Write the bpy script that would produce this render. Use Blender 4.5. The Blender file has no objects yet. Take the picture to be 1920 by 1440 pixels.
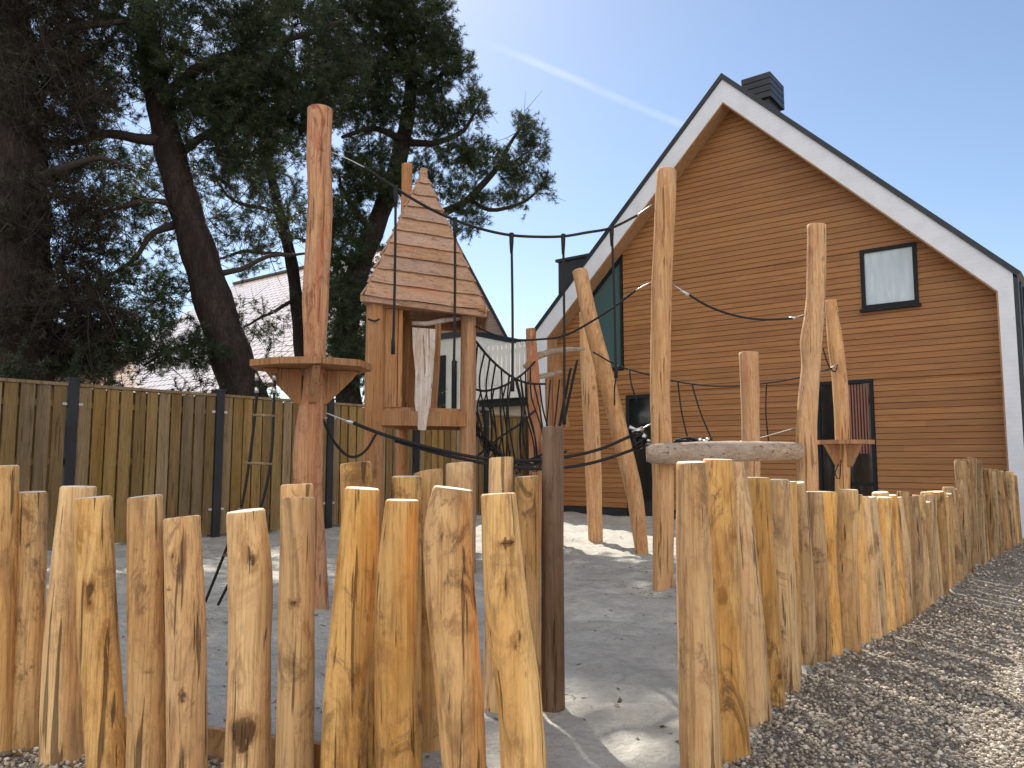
import bpy, math, random
import numpy as np
from mathutils import Vector, noise as mnoise

# ------------------------------------------------------------------ camera, sky, sun, exposure
SC = bpy.context.scene
COL = SC.collection
F = 1450.0; CH = 1.0; PITCH = math.atan(143 / F)
cam_d = bpy.data.cameras.new('camera'); cam = bpy.data.objects.new('camera', cam_d); COL.objects.link(cam)
cam.location = (0, 0, CH); cam.rotation_euler = (math.pi / 2 + PITCH, 0, 0)
cam_d.sensor_width = 36; cam_d.lens = F / 1920 * 36; cam_d.clip_end = 3000; cam_d.clip_start = 0.05
SC.camera = cam

SUN_AZ = -14.5      # degrees right of +Y
SUN_EL = 44.0
SKY = 0.09
SUN = 4.6
EXPO = 0.75
sd = bpy.data.lights.new('sun', 'SUN'); sun = bpy.data.objects.new('sun', sd); COL.objects.link(sun)
sd.energy = SUN; sd.angle = math.radians(0.53); sd.color = (1.0, 0.93, 0.83)
az = math.radians(SUN_AZ); el = math.radians(SUN_EL)
sdir = Vector((math.sin(az) * math.cos(el), math.cos(az) * math.cos(el), math.sin(el)))
sun.rotation_euler = sdir.to_track_quat('Z', 'Y').to_euler(); sun.location = (0, 0, 30)
SC.view_settings.view_transform = 'Standard'; SC.view_settings.look = 'None'
SC.view_settings.exposure = EXPO; SC.view_settings.gamma = 1.0

def ray(px, py):
    u = (px - 960) / F; v = (720 - py) / F; s, c = math.sin(PITCH), math.cos(PITCH)
    return Vector((u, c - s * v, s + c * v))
def G(px, py, z=0.0):                 # ground point seen at a pixel
    r = ray(px, py); t = (z - CH) / r.z
    return Vector((r.x * t, r.y * t, z))
def PY(px, py, Y):                    # point seen at a pixel, Y metres ahead
    r = ray(px, py); t = Y / r.y
    return Vector((r.x * t, Y, CH + r.z * t))

w = bpy.data.worlds.new('World'); SC.world = w; w.use_nodes = True
nt = w.node_tree; N = nt.nodes; L = nt.links
bg = N['Background']; sky = N.new('ShaderNodeTexSky'); sky.sky_type = 'NISHITA'; sky.sun_disc = False
sky.sun_elevation = el; sky.sun_rotation = az; sky.air_density = 1.0; sky.dust_density = 0.35; sky.ozone_density = 1.5
bg.inputs['Strength'].default_value = SKY
tc = N.new('ShaderNodeTexCoord')
d0, d1 = ray(880, 66).normalized(), ray(1285, 236).normalized()
nrm = d0.cross(d1).normalized(); tang = (d1 - d0).normalized()
def wm(op, a, b=None, c=None):
    n = N.new('ShaderNodeMath'); n.operation = op
    for i, v in enumerate((a, b, c)):
        if v is None: continue
        if isinstance(v, (int, float)): n.inputs[i].default_value = v
        else: L.new(v, n.inputs[i])
    return n.outputs[0]
def wdot(vec):
    n = N.new('ShaderNodeVectorMath'); n.operation = 'DOT_PRODUCT'; L.new(tc.outputs['Generated'], n.inputs[0]); n.inputs[1].default_value = vec
    return n.outputs['Value']
ns = N.new('ShaderNodeTexNoise'); ns.inputs['Scale'].default_value = 14; ns.inputs['Detail'].default_value = 5
L.new(tc.outputs['Generated'], ns.inputs['Vector'])
off = wm('MULTIPLY', wm('SUBTRACT', ns.outputs['Fac'], 0.5), 0.006)
dist = wm('ABSOLUTE', wm('ADD', wdot(nrm), off))
along = wdot(tang)
a0, a1 = d0.dot(tang), d1.dot(tang)
def mapr(v, f0, f1, t0, t1):
    n = N.new('ShaderNodeMapRange'); n.interpolation_type = 'SMOOTHSTEP'
    L.new(v, n.inputs['Value'])
    for k, x in zip(('From Min', 'From Max', 'To Min', 'To Max'), (f0, f1, t0, t1)): n.inputs[k].default_value = x
    return n.outputs['Result']
core = mapr(dist, 0.0008, 0.0068, 1, 0)
trail = wm('MULTIPLY', wm('MULTIPLY', core, mapr(along, a0, a0 + 0.10, 0, 1)), mapr(along, a1 + 0.05, a1 + 0.3, 1, 0))
trail = wm('MULTIPLY', trail, wm('MULTIPLY', mapr(ns.outputs['Fac'], 0.3, 0.65, 0.5, 1.0), 0.24))
# sky mixes: vapour trail, then an added unseen cloudbank as fill light
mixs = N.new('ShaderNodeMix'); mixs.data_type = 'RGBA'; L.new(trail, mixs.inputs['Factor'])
FILL_MIX = N.new('ShaderNodeMix'); FILL_MIX.data_type = 'RGBA'; 
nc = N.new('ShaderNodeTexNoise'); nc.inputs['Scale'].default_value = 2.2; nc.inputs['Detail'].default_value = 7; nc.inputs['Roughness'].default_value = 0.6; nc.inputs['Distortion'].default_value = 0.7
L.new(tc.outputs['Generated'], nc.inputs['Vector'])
clear = Vector((0.10, 0.93, 0.42)).normalized()      # ahead and overhead the sky is clear blue; an unseen cloudbank is added behind the camera to brighten shaded fronts
fill_cloud = wm('MULTIPLY', mapr(wdot(clear), -0.30, 0.45, 1, 0), mapr(nc.outputs['Fac'], 0.30, 0.58, 0.45, 1.0)); L.new(fill_cloud, FILL_MIX.inputs['Factor'])
L.new(sky.outputs['Color'], FILL_MIX.inputs['A']); FILL_MIX.inputs['B'].default_value = (10.2, 9.7, 9.1, 1)
L.new(FILL_MIX.outputs['Result'], mixs.inputs['A']); mixs.inputs['B'].default_value = (7.5, 7.8, 8.3, 1)
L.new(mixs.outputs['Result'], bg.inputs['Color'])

# ------------------------------------------------------------------ material helpers
class M:
    def __init__(s, name):
        s.m = bpy.data.materials.new(name); s.m.use_nodes = True; s.t = s.m.node_tree
        s.N = s.t.nodes; s.L = s.t.links; s.b = s.N['Principled BSDF']
    def n(s, typ, **kw):
        n = s.N.new(typ)
        for k, v in kw.items():
            if k.startswith('i_'): s.set(n.inputs[k[2:].replace('_', ' ')], v)
            else: setattr(n, k, v)
        return n
    def set(s, inp, v):
        if isinstance(v, bpy.types.NodeSocket): s.L.new(v, inp)
        elif isinstance(v, (tuple, list)) and len(v) == 3 and inp.type == 'RGBA': inp.default_value = (*v, 1)
        else: inp.default_value = v
    def math(s, op, a, b=0.0, clamp=False):
        n = s.N.new('ShaderNodeMath'); n.operation = op; n.use_clamp = clamp; s.set(n.inputs[0], a); s.set(n.inputs[1], b); return n.outputs[0]
    def coord(s, kind='Object', scale=(1, 1, 1), rnd=False):
        c = s.n('ShaderNodeTexCoord').outputs[kind]
        if rnd:
            oi = s.n('ShaderNodeObjectInfo').outputs['Random']
            cx = s.n('ShaderNodeCombineXYZ'); 
            for k, f in zip('XYZ', (37.0, 91.0, 63.0)): s.L.new(s.math('MULTIPLY', oi, f), cx.inputs[k])
            va = s.n('ShaderNodeVectorMath', operation='ADD'); s.L.new(c, va.inputs[0]); s.L.new(cx.outputs[0], va.inputs[1]); c = va.outputs[0]
        if scale != (1, 1, 1):
            mp = s.n('ShaderNodeMapping'); mp.inputs['Scale'].default_value = scale; s.L.new(c, mp.inputs['Vector']); c = mp.outputs[0]
        return c
    def noise(s, vec, scale, detail=4, rough=0.55, dist=0.0):
        n = s.n('ShaderNodeTexNoise'); s.L.new(vec, n.inputs['Vector']); n.inputs['Scale'].default_value = scale
        n.inputs['Detail'].default_value = detail; n.inputs['Roughness'].default_value = rough; n.inputs['Distortion'].default_value = dist
        return n.outputs['Fac']
    def ramp(s, v, lo, hi, a=0.0, b=1.0):
        n = s.n('ShaderNodeMapRange'); n.interpolation_type = 'SMOOTHSTEP'; s.L.new(v, n.inputs['Value'])
        for k, x in zip(('From Min', 'From Max', 'To Min', 'To Max'), (lo, hi, a, b)): n.inputs[k].default_value = x
        return n.outputs['Result']
    def mix(s, f, a, b, blend='MIX'):
        n = s.n('ShaderNodeMix', data_type='RGBA', blend_type=blend)
        s.set(n.inputs['Factor'], f); s.set(n.inputs['A'], a); s.set(n.inputs['B'], b); return n.outputs['Result']
    def bump(s, h, strength=0.3, dist=0.01, normal=None):
        n = s.n('ShaderNodeBump'); s.L.new(h, n.inputs['Height']); n.inputs['Strength'].default_value = strength; n.inputs['Distance'].default_value = dist
        if normal is not None: s.L.new(normal, n.inputs['Normal'])
        return n.outputs['Normal']
    def out(s, color=None, rough=0.7, normal=None, metal=0.0, spec=0.5):
        if color is not None: s.set(s.b.inputs['Base Color'], color)
        s.set(s.b.inputs['Roughness'], rough); s.b.inputs['Metallic'].default_value = metal; s.b.inputs['Specular IOR Level'].default_value = spec
        if normal is not None: s.L.new(normal, s.b.inputs['Normal'])
        return s.m

def wood(name, ca, cb, dark=(0.12, 0.06, 0.026), blot=0.6, blot_lo=0.56, crack=0.6, stretch=0.1, rnd=True, var=0.22, grain=16, rough=0.72, axis=2, pale=True, island=False):
    m = M(name)
    def sc(k):
        v = [1, 1, 1]; v[axis] = k; return tuple(v)
    cg = m.coord(scale=sc(stretch), rnd=rnd); cf = m.coord(scale=sc(0.45), rnd=rnd); cc = m.coord(scale=sc(0.045), rnd=rnd)
    g = m.noise(cg, grain, 7, 0.62, 0.6)
    g2 = m.noise(cg, grain * 5, 4, 0.6)
    c = m.mix(m.ramp(g, 0.32, 0.68), ca, cb)
    c = m.mix(m.math('MULTIPLY', m.ramp(g2, 0.45, 0.7), 0.28), c, tuple(x * 0.45 for x in ca))
    t = m.noise(m.coord(scale=sc(0.6), rnd=rnd), 2.6, 3, 0.5)
    c = m.mix(m.math('MULTIPLY', m.ramp(t, 0.4, 0.65), 0.4), c, (cb[0] * 0.9, cb[1] * 0.98, cb[2] * 1.25))
    b = m.noise(cf, 6.0, 8, 0.75, 1.4)
    c = m.mix(m.math('MULTIPLY', m.ramp(b, blot_lo, blot_lo + 0.13), blot), c, dark)
    oi0 = m.n('ShaderNodeObjectInfo').outputs['Random']
    if pale: c = m.mix(m.ramp(m.math('FRACT', m.math('MULTIPLY', oi0, 13.7)), 0.25, 1.0, 0.0, 0.65), c, m.mix(m.ramp(g, 0.3, 0.7), (cb[0] * 0.80, cb[1] * 0.82, cb[2] * 0.95), (cb[0] * 1.0, cb[1] * 1.10, cb[2] * 1.35)))
    fib = m.noise(m.coord(scale=sc(0.022), rnd=rnd), 120, 5, 0.7, 0.2)
    c = m.mix(m.math('MULTIPLY', m.ramp(fib, 0.46, 0.66), 0.5), c, tuple(x * 0.38 for x in ca))
    mt = m.noise(m.coord(scale=sc(0.55), rnd=rnd), 13, 7, 0.72, 0.9)
    c = m.mix(m.math('MULTIPLY', m.ramp(mt, 0.47, 0.70), blot * 0.55), c, (ca[0] * 0.52, ca[1] * 0.46, ca[2] * 0.42))
    st = m.noise(m.coord(scale=sc(0.16), rnd=rnd), 9, 6, 0.7, 1.2)
    c = m.mix(m.math('MULTIPLY', m.ramp(st, 0.50, 0.68), blot * 0.85), c, (dark[0] * 1.9, dark[1] * 1.9, dark[2] * 1.9))
    k = m.n('ShaderNodeAttribute', attribute_name='knot').outputs['Fac']
    kr = m.noise(m.coord(scale=sc(0.5), rnd=rnd), 38, 6, 0.75, 1.0); k2 = m.math('MULTIPLY', k, m.math('ADD', 0.35, m.ramp(mt, 0.35, 0.6)))
    kk = m.math('ADD', k2, m.math('MULTIPLY', m.math('SUBTRACT', kr, 0.5), 1.5))
    c = m.mix(m.math('MULTIPLY', m.math('MULTIPLY', m.ramp(kk, 0.25, 0.95), m.ramp(k, 0.04, 0.3)), 0.62), c, (ca[0] * 0.40, ca[1] * 0.34, ca[2] * 0.32))
    core = m.math('MULTIPLY', m.ramp(m.math('ADD', m.math('MULTIPLY', k, k), m.math('MULTIPLY', m.math('SUBTRACT', kr, 0.5), 1.1)), 0.62, 0.95), m.ramp(k, 0.3, 0.6))
    c = m.mix(m.math('MULTIPLY', core, 0.85), c, (dark[0] * 0.7, dark[1] * 0.62, dark[2] * 0.6))
    cr = m.noise(cc, 42, 3, 0.5, 0.35)
    crk = m.ramp(cr, 0.625, 0.67)
    c = m.mix(m.math('MULTIPLY', crk, crack), c, (0.05, 0.025, 0.012))
    oi = m.n('ShaderNodeNewGeometry').outputs['Random Per Island'] if island else m.n('ShaderNodeObjectInfo').outputs['Random']
    hs = m.n('ShaderNodeHueSaturation'); m.L.new(c, hs.inputs['Color'])
    m.L.new(m.ramp(oi, 0, 1, 1 - var * 0.7, 1 + var * 0.5), hs.inputs['Value'])
    r2 = m.math('FRACT', m.math('MULTIPLY', oi, 7.31))
    m.L.new(m.ramp(r2, 0, 1, 1 - var * 0.5, 1 + var * 0.3), hs.inputs['Saturation'])
    h = m.math('SUBTRACT', m.math('ADD', m.math('ADD', m.math('MULTIPLY', g, 0.6), m.math('MULTIPLY', fib, 0.3)), m.math('MULTIPLY', g2, 0.25)), m.math('MULTIPLY', crk, 0.8))
    return m.out(hs.outputs['Color'], rough, m.bump(h, 0.7, 0.012), spec=0.3)

def plain(name, col, rough=0.6, metal=0.0, bs=0, bstr=0.2, var=0.0, vs=4.0, spec=0.5, dist=0.004):
    m = M(name); c = col; nr = None
    if var or bs:
        co = m.coord()
    if var: c = m.mix(m.ramp(m.noise(co, vs, 5, 0.6), 0.35, 0.65), tuple(x * (1 - var) for x in col), tuple(min(1, x * (1 + var)) for x in col))
    if bs: nr = m.bump(m.noise(co, bs, 4, 0.6), bstr, dist)
    return m.out(c, rough, nr, metal, spec)

# ------------------------------------------------------------------ materials
STAKE = wood('stake_wood', (0.68, 0.35, 0.11), (0.88, 0.545, 0.22), blot=0.8, blot_lo=0.53, crack=0.7)
STAKE_D = wood('stake_wood_weathered', (0.52, 0.285, 0.10), (0.72, 0.46, 0.20), dark=(0.10, 0.055, 0.025), blot=0.8, blot_lo=0.51, crack=0.7)
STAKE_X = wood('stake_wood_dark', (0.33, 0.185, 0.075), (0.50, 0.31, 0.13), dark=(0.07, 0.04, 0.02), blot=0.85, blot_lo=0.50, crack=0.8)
POLE = wood('peeled_pole_wood', (0.56, 0.30, 0.13), (0.74, 0.46, 0.23), dark=(0.24, 0.09, 0.04), blot=0.6, blot_lo=0.58, crack=0.6, stretch=0.06, pale=False, var=0.1)
POLE_R = wood('reddish_pole_wood', (0.50, 0.235, 0.115), (0.66, 0.37, 0.20), dark=(0.26, 0.07, 0.035), blot=0.85, blot_lo=0.52, crack=0.5, stretch=0.06, pale=False, var=0.08)
DARKPOST = wood('dark_post_wood', (0.13, 0.075, 0.04), (0.22, 0.14, 0.085), dark=(0.05, 0.03, 0.02), blot=0.6, crack=0.8)
GREYLOG = wood('grey_log_wood', (0.34, 0.26, 0.19), (0.50, 0.40, 0.31), dark=(0.2, 0.11, 0.06), blot=0.5, crack=0.6, axis=0, pale=False, var=0.05)
TOWERW = wood('tower_board_wood', (0.36, 0.175, 0.078), (0.49, 0.265, 0.125), dark=(0.28, 0.12, 0.06), blot=0.5, blot_lo=0.6, crack=0.35, stretch=0.05, pale=False, var=0.15)
TOWERX = wood('roof_board_wood', (0.42, 0.25, 0.155), (0.56, 0.36, 0.235), dark=(0.30, 0.12, 0.07), blot=0.55, blot_lo=0.58, crack=0.3, stretch=0.08, axis=0, pale=False, var=0.12)
PALEW = wood('bleached_board_wood', (0.50, 0.40, 0.31), (0.70, 0.60, 0.50), dark=(0.2, 0.12, 0.08), blot=0.7, blot_lo=0.52, crack=0.6, stretch=0.12)
CAP = plain('sawn_end', (0.84, 0.72, 0.55), 0.8, bs=60, bstr=0.4, var=0.22, vs=14)
CAPG = plain('grey_sawn_end', (0.50, 0.40, 0.29), 0.85, bs=60, bstr=0.4, var=0.3, vs=20)
ROPE = plain('black_rope', (0.010, 0.010, 0.011), 0.75, bs=160, bstr=0.8)
STEEL = plain('galvanised_steel', (0.62, 0.63, 0.65), 0.35, metal=0.9)
DARKM = plain('anthracite_metal', (0.022, 0.026, 0.034), 0.45, metal=0.2, bs=6, bstr=0.1, var=0.15, dist=0.002)
FRAMEM = plain('dark_window_frame', (0.010, 0.013, 0.018), 0.6, spec=0.25)

def mat_white():
    m = M('white_painted_brick'); co = m.coord('Object')
    br = m.n('ShaderNodeTexBrick'); mp = m.n('ShaderNodeMapping'); m.L.new(co, mp.inputs['Vector']); mp.inputs['Rotation'].default_value = (math.pi / 2, 0, 0)
    m.L.new(mp.outputs[0], br.inputs['Vector']); br.inputs['Scale'].default_value = 1.0
    br.inputs['Brick Width'].default_value = 0.22; br.inputs['Row Height'].default_value = 0.0625; br.inputs['Mortar Size'].default_value = 0.006; br.inputs['Mortar Smooth'].default_value = 0.6
    c = m.mix(m.ramp(m.noise(co, 3, 6, 0.6), 0.35, 0.7), (0.74, 0.78, 0.87), (0.66, 0.70, 0.79))
    c = m.mix(m.math('MULTIPLY', br.outputs['Fac'], 0.12), c, (0.45, 0.45, 0.46))
    h = m.math('SUBTRACT', m.math('MULTIPLY', m.noise(co, 60, 3), 0.3), m.math('MULTIPLY', br.outputs['Fac'], 0.5))
    return m.out(c, 0.8, m.bump(h, 0.25, 0.004))
WHITE = mat_white()

def mat_cladding():
    m = M('stained_cladding'); co = m.coord('Object')
    sx = m.n('ShaderNodeSeparateXYZ'); m.L.new(co, sx.inputs[0])
    fl = m.math('FLOOR', m.math('DIVIDE', m.math('SUBTRACT', sx.outputs['Z'], 0.136), 0.090))
    # boards come in lengths of about 4 m, staggered
    wn = m.n('ShaderNodeTexWhiteNoise', noise_dimensions='1D'); m.L.new(fl, wn.inputs['W'])
    sh = m.math('FLOOR', m.math('ADD', m.math('DIVIDE', sx.outputs['X'], 3.9), m.math('MULTIPLY', wn.outputs['Value'], 5.0)))
    wn2 = m.n('ShaderNodeTexWhiteNoise', noise_dimensions='2D')
    cx = m.n('ShaderNodeCombineXYZ'); m.L.new(fl, cx.inputs['X']); m.L.new(sh, cx.inputs['Y']); m.L.new(cx.outputs[0], wn2.inputs['Vector'])
    v = wn2.outputs['Value']
    mp = m.n('ShaderNodeMapping'); m.L.new(co, mp.inputs['Vector']); mp.inputs['Scale'].default_value = (0.35, 4, 9)
    g = m.noise(mp.outputs[0], 5, 7, 0.62, 0.5)
    c = m.mix(v, (0.285, 0.125, 0.044), (0.385, 0.18, 0.067))
    c = m.mix(m.math('MULTIPLY', m.ramp(g, 0.4, 0.7), 0.55), c, (0.17, 0.065, 0.026))
    big = m.noise(co, 0.55, 3, 0.6)
    c = m.mix(m.math('MULTIPLY', m.ramp(big, 0.42, 0.66), 0.35), c, (0.37, 0.19, 0.07))
    return m.out(c, 0.55, m.bump(g, 0.3, 0.004), spec=0.35)
CLAD = mat_cladding()
LINING = wood('soffit_lining_wood', (0.38, 0.21, 0.10), (0.50, 0.30, 0.16), rnd=False, pale=False, blot=0.1, crack=0.1, var=0.0, stretch=0.2)
FENCE = wood('fence_board_wood', (0.215, 0.135, 0.050), (0.33, 0.215, 0.090), dark=(0.12, 0.085, 0.035), blot=0.5, blot_lo=0.55, crack=0.45, stretch=0.05, rnd=False, var=0.4, grain=12, pale=False, island=True)

def mat_glass(name, tint, rough=0.06):
    m = M(name); return m.out(tint, rough, m.bump(m.noise(m.coord(), 1.3, 2), 0.04, 0.05), spec=0.8)
GLASS_D = mat_glass('dark_glass', (0.012, 0.014, 0.016))
GLASS_T = mat_glass('teal_glass', (0.06, 0.115, 0.12), 0.12)
def mat_blind():
    m = M('pale_blind'); co = m.coord(scale=(1.0, 1.0, 0.12)); n = m.noise(co, 16, 4, 0.6)
    lo = m.noise(m.coord(), 1.6, 3)
    c = m.mix(m.ramp(n, .35, .65), (0.42, 0.53, 0.62), (0.52, 0.62, 0.70)); c = m.mix(m.math('MULTIPLY', m.ramp(lo, .4, .7), .45), c, (0.34, 0.45, 0.55))
    return m.out(c, 0.18, m.bump(n, .15, .01), spec=.7)
BLIND = mat_blind()

def mat_sand():
    m = M('pale_sand'); co = m.coord('Object')
    c = m.mix(m.ramp(m.noise(co, 1.1, 5, 0.6), 0.35, 0.68), (0.44, 0.43, 0.385), (0.59, 0.575, 0.52))
    c = m.mix(m.math('MULTIPLY', m.ramp(m.noise(co, 9, 6, 0.65), 0.52, 0.72), 0.35), c, (0.25, 0.235, 0.20))
    c = m.mix(m.math('MULTIPLY', m.ramp(m.noise(co, 5.5, 7, 0.7, 0.8), 0.44, 0.64), 0.5), c, (0.27, 0.265, 0.235))
    c = m.mix(m.math('MULTIPLY', m.ramp(m.noise(co, 60, 4, 0.7), 0.5, 0.7), 0.4), c, (0.24, 0.23, 0.20))
    c = m.mix(m.math('MULTIPLY', m.ramp(m.noise(co, 190, 2, 0.5), 0.4, 0.7), 0.35), c, (0.55, 0.52, 0.46))
    n1 = m.bump(m.noise(co, 22, 6, 0.65), 0.9, 0.03)
    n2 = m.bump(m.noise(co, 240, 2), 0.4, 0.003, n1)
    return m.out(c, 0.9, n2, spec=0.2)
SAND = mat_sand()

def mat_gravel():
    m = M('gravel'); co = m.coord('Object')
    v = m.n('ShaderNodeTexVoronoi'); m.L.new(co, v.inputs['Vector']); v.inputs['Scale'].default_value = 85
    v2 = m.n('ShaderNodeTexVoronoi'); m.L.new(co, v2.inputs['Vector']); v2.inputs['Scale'].default_value = 40
    sx = m.n('ShaderNodeSeparateXYZ'); m.L.new(v.outputs['Color'], sx.inputs[0])
    c = m.mix(sx.outputs['X'], (0.19, 0.165, 0.135), (0.54, 0.49, 0.42))
    c = m.mix(m.math('MULTIPLY', m.ramp(m.noise(co, 1.4, 5, 0.6), 0.4, 0.7), 0.4), c, (0.34, 0.30, 0.25))
    c = m.mix(m.ramp(v.outputs['Distance'], 0.35, 0.75, 0, 0.6), c, (0.10, 0.082, 0.066))
    h = m.math('ADD', m.math('SUBTRACT', 1.0, v.outputs['Distance']), m.math('MULTIPLY', v2.outputs['Distance'], -0.6))
    return m.out(c, 0.85, m.bump(h, 0.9, 0.012), spec=0.3)
GRAVEL = mat_gravel()
def mat_pebble():
    m = M('pebble_stone'); r = m.n('ShaderNodeNewGeometry').outputs['Random Per Island']
    rp = m.n('ShaderNodeValToRGB'); m.L.new(r, rp.inputs['Fac']); e = rp.color_ramp.elements
    e[0].position = 0; e[0].color = (0.15, 0.125, 0.10, 1); e[1].position = 1; e[1].color = (0.72, 0.67, 0.59, 1)
    for p, cc in ((0.3, (0.28, 0.235, 0.185, 1)), (0.55, (0.42, 0.37, 0.31, 1)), (0.8, (0.52, 0.44, 0.34, 1))):
        x = e.new(p); x.color = cc
    return m.out(rp.outputs['Color'], 0.75, spec=0.3)
PEBBLE = mat_pebble()
SOIL = plain('yard_soil', (0.10, 0.085, 0.05), 0.95, bs=8, bstr=0.5, var=0.4, vs=1.5, dist=0.03)

def mat_bark():
    m = M('pine_bark'); co = m.coord(scale=(1, 1, 0.22))
    wv = m.n('ShaderNodeVectorMath', operation='ADD'); nz = m.n('ShaderNodeTexNoise'); m.L.new(co, nz.inputs['Vector']); nz.inputs['Scale'].default_value = 7; nz.inputs['Detail'].default_value = 4
    sv = m.n('ShaderNodeVectorMath', operation='SCALE'); m.L.new(nz.outputs['Color'], sv.inputs[0]); sv.inputs['Scale'].default_value = 0.16; m.L.new(co, wv.inputs[0]); m.L.new(sv.outputs[0], wv.inputs[1])
    v = m.n('ShaderNodeTexVoronoi', feature='DISTANCE_TO_EDGE'); m.L.new(wv.outputs[0], v.inputs['Vector']); v.inputs['Scale'].default_value = 19
    c = m.mix(m.ramp(m.noise(co, 9, 6, 0.65), 0.3, 0.7), (0.018, 0.013, 0.012), (0.046, 0.034, 0.031))
    c = m.mix(m.ramp(v.outputs['Distance'], 0.0, 0.12, 0.85, 0), c, (0.018, 0.013, 0.011))
    return m.out(c, 0.9, m.bump(v.outputs['Distance'], 0.8, 0.03), spec=0.2)
BARK = mat_bark()
TWIG = plain('twig_bark', (0.034, 0.025, 0.021), 0.9)
def mat_needle(name, a, b):
    m = M(name); co = m.coord(); r = m.n('ShaderNodeNewGeometry').outputs['Random Per Island']
    f = m.math('ADD', m.math('MULTIPLY', m.ramp(m.noise(co, 1.6, 3), 0.35, 0.65), 0.65), m.math('MULTIPLY', r, 0.35))
    c = m.mix(f, a, b)
    m.out(c, 0.5, spec=0.5)
    tr = m.n('ShaderNodeBsdfTranslucent'); m.L.new(m.mix(1.0, c, (1.3, 1.3, 0.6), 'MULTIPLY'), tr.inputs['Color'])
    mx = m.n('ShaderNodeMixShader'); mx.inputs[0].default_value = 0.22
    m.L.new(m.b.outputs[0], mx.inputs[1]); m.L.new(tr.outputs[0], mx.inputs[2]); m.L.new(mx.outputs[0], m.N['Material Output'].inputs['Surface'])
    return m.m
NEEDLE = mat_needle('pine_needles', (0.018, 0.034, 0.016), (0.055, 0.08, 0.032))
NEEDLE_B = mat_needle('dry_pine_needles', (0.022, 0.020, 0.014), (0.05, 0.044, 0.027))
LEAF = mat_needle('hedge_leaves', (0.014, 0.022, 0.010), (0.036, 0.050, 0.020))

def mat_tiles(name, ca, cb, rot):
    m = M(name); co = m.coord('UV')
    br = m.n('ShaderNodeTexBrick'); m.L.new(co, br.inputs['Vector']); br.inputs['Scale'].default_value = 1.0
    br.inputs['Brick Width'].default_value = 0.30; br.inputs['Row Height'].default_value = 0.34; br.inputs['Mortar Size'].default_value = 0.028; br.inputs['Mortar Smooth'].default_value = 0.3
    br.inputs['Color1'].default_value = (*ca, 1); br.inputs['Color2'].default_value = (*cb, 1); br.inputs['Mortar'].default_value = (0.10, 0.06, 0.05, 1)
    c = m.mix(m.math('MULTIPLY', m.ramp(m.noise(co, 2.5, 5), 0.4, 0.7), 0.3), br.outputs['Color'], (0.3, 0.2, 0.16))
    return m.out(c, rot, m.bump(br.outputs['Fac'], -0.8, 0.03), spec=0.6)
TILES = mat_tiles('clay_roof_tiles', (0.82, 0.70, 0.60), (0.88, 0.78, 0.70), 0.25)
def mat_brick():
    m = M('red_brick'); co = m.coord('UV')
    br = m.n('ShaderNodeTexBrick'); m.L.new(co, br.inputs['Vector']); br.inputs['Scale'].default_value = 1.0
    br.inputs['Brick Width'].default_value = 0.22; br.inputs['Row Height'].default_value = 0.066; br.inputs['Mortar Size'].default_value = 0.009
    br.inputs['Color1'].default_value = (0.30, 0.11, 0.07, 1); br.inputs['Color2'].default_value = (0.42, 0.19, 0.12, 1); br.inputs['Mortar'].default_value = (0.42, 0.37, 0.32, 1)
    return m.out(br.outputs['Color'], 0.85, spec=0.2)
BRICK = mat_brick()
BRICKP = mat_brick(); BRICKP.name = 'pale_pink_brick'
for n_ in BRICKP.node_tree.nodes:
    if n_.type == 'TEX_BRICK': n_.inputs['Color1'].default_value = (0.40, 0.29, 0.25, 1); n_.inputs['Color2'].default_value = (0.48, 0.36, 0.31, 1); n_.inputs['Mortar'].default_value = (0.34, 0.27, 0.24, 1)
OFFWHITE = plain('white_boards', (0.78, 0.78, 0.76), 0.6, var=0.04)
CREAM = plain('cream_render', (0.58, 0.50, 0.38), 0.8, var=0.08)

# ------------------------------------------------------------------ object helpers
def tag(o, label=None, cat=None, group=None, kind=None):
    if label: o['label'] = label
    if cat: o['category'] = cat
    if group: o['group'] = group
    if kind: o['kind'] = kind
    return o
def empty(name, loc=(0, 0, 0), label=None, cat=None, group=None):
    o = bpy.data.objects.new(name, None); COL.objects.link(o); o.location = loc; o.empty_display_size = 0.2
    return tag(o, label, cat, group)
def mk(name, verts, faces, mats, parent=None, mi=None, smooth=False, loc=None, attr=None, uv=None):
    """one mesh object; verts in world coordinates, origin moved to loc (or to the parent's place)"""
    base = Vector(loc) if loc is not None else (parent_world(parent) if parent else Vector((0, 0, 0)))
    V = np.asarray(verts, dtype=float) - np.array(base)
    me = bpy.data.meshes.new(name); me.from_pydata(V.tolist(), [], faces)
    for m_ in (mats if isinstance(mats, (list, tuple)) else [mats]): me.materials.append(m_)
    if mi is not None: me.polygons.foreach_set('material_index', mi)
    if smooth is True: me.polygons.foreach_set('use_smooth', [True] * len(me.polygons))
    elif smooth is not False and smooth is not None: me.polygons.foreach_set('use_smooth', smooth)
    if attr is not None:
        a = me.attributes.new('knot', 'FLOAT', 'POINT'); a.data.foreach_set('value', attr)
    if uv is not None:
        u = me.uv_layers.new(name='UVMap')
        idx = np.empty(len(me.loops), dtype=int); me.loops.foreach_get('vertex_index', idx)
        u.data.foreach_set('uv', np.asarray(uv, dtype=float)[idx].ravel())
    me.update()
    o = bpy.data.objects.new(name, me); COL.objects.link(o)
    if parent is not None:
        o.parent = parent; o.location = base - parent_world(parent)
    else: o.location = base
    return o
def parent_world(p):
    v = Vector((0, 0, 0))
    while p is not None: v = v + p.location; p = p.parent
    return v

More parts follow.
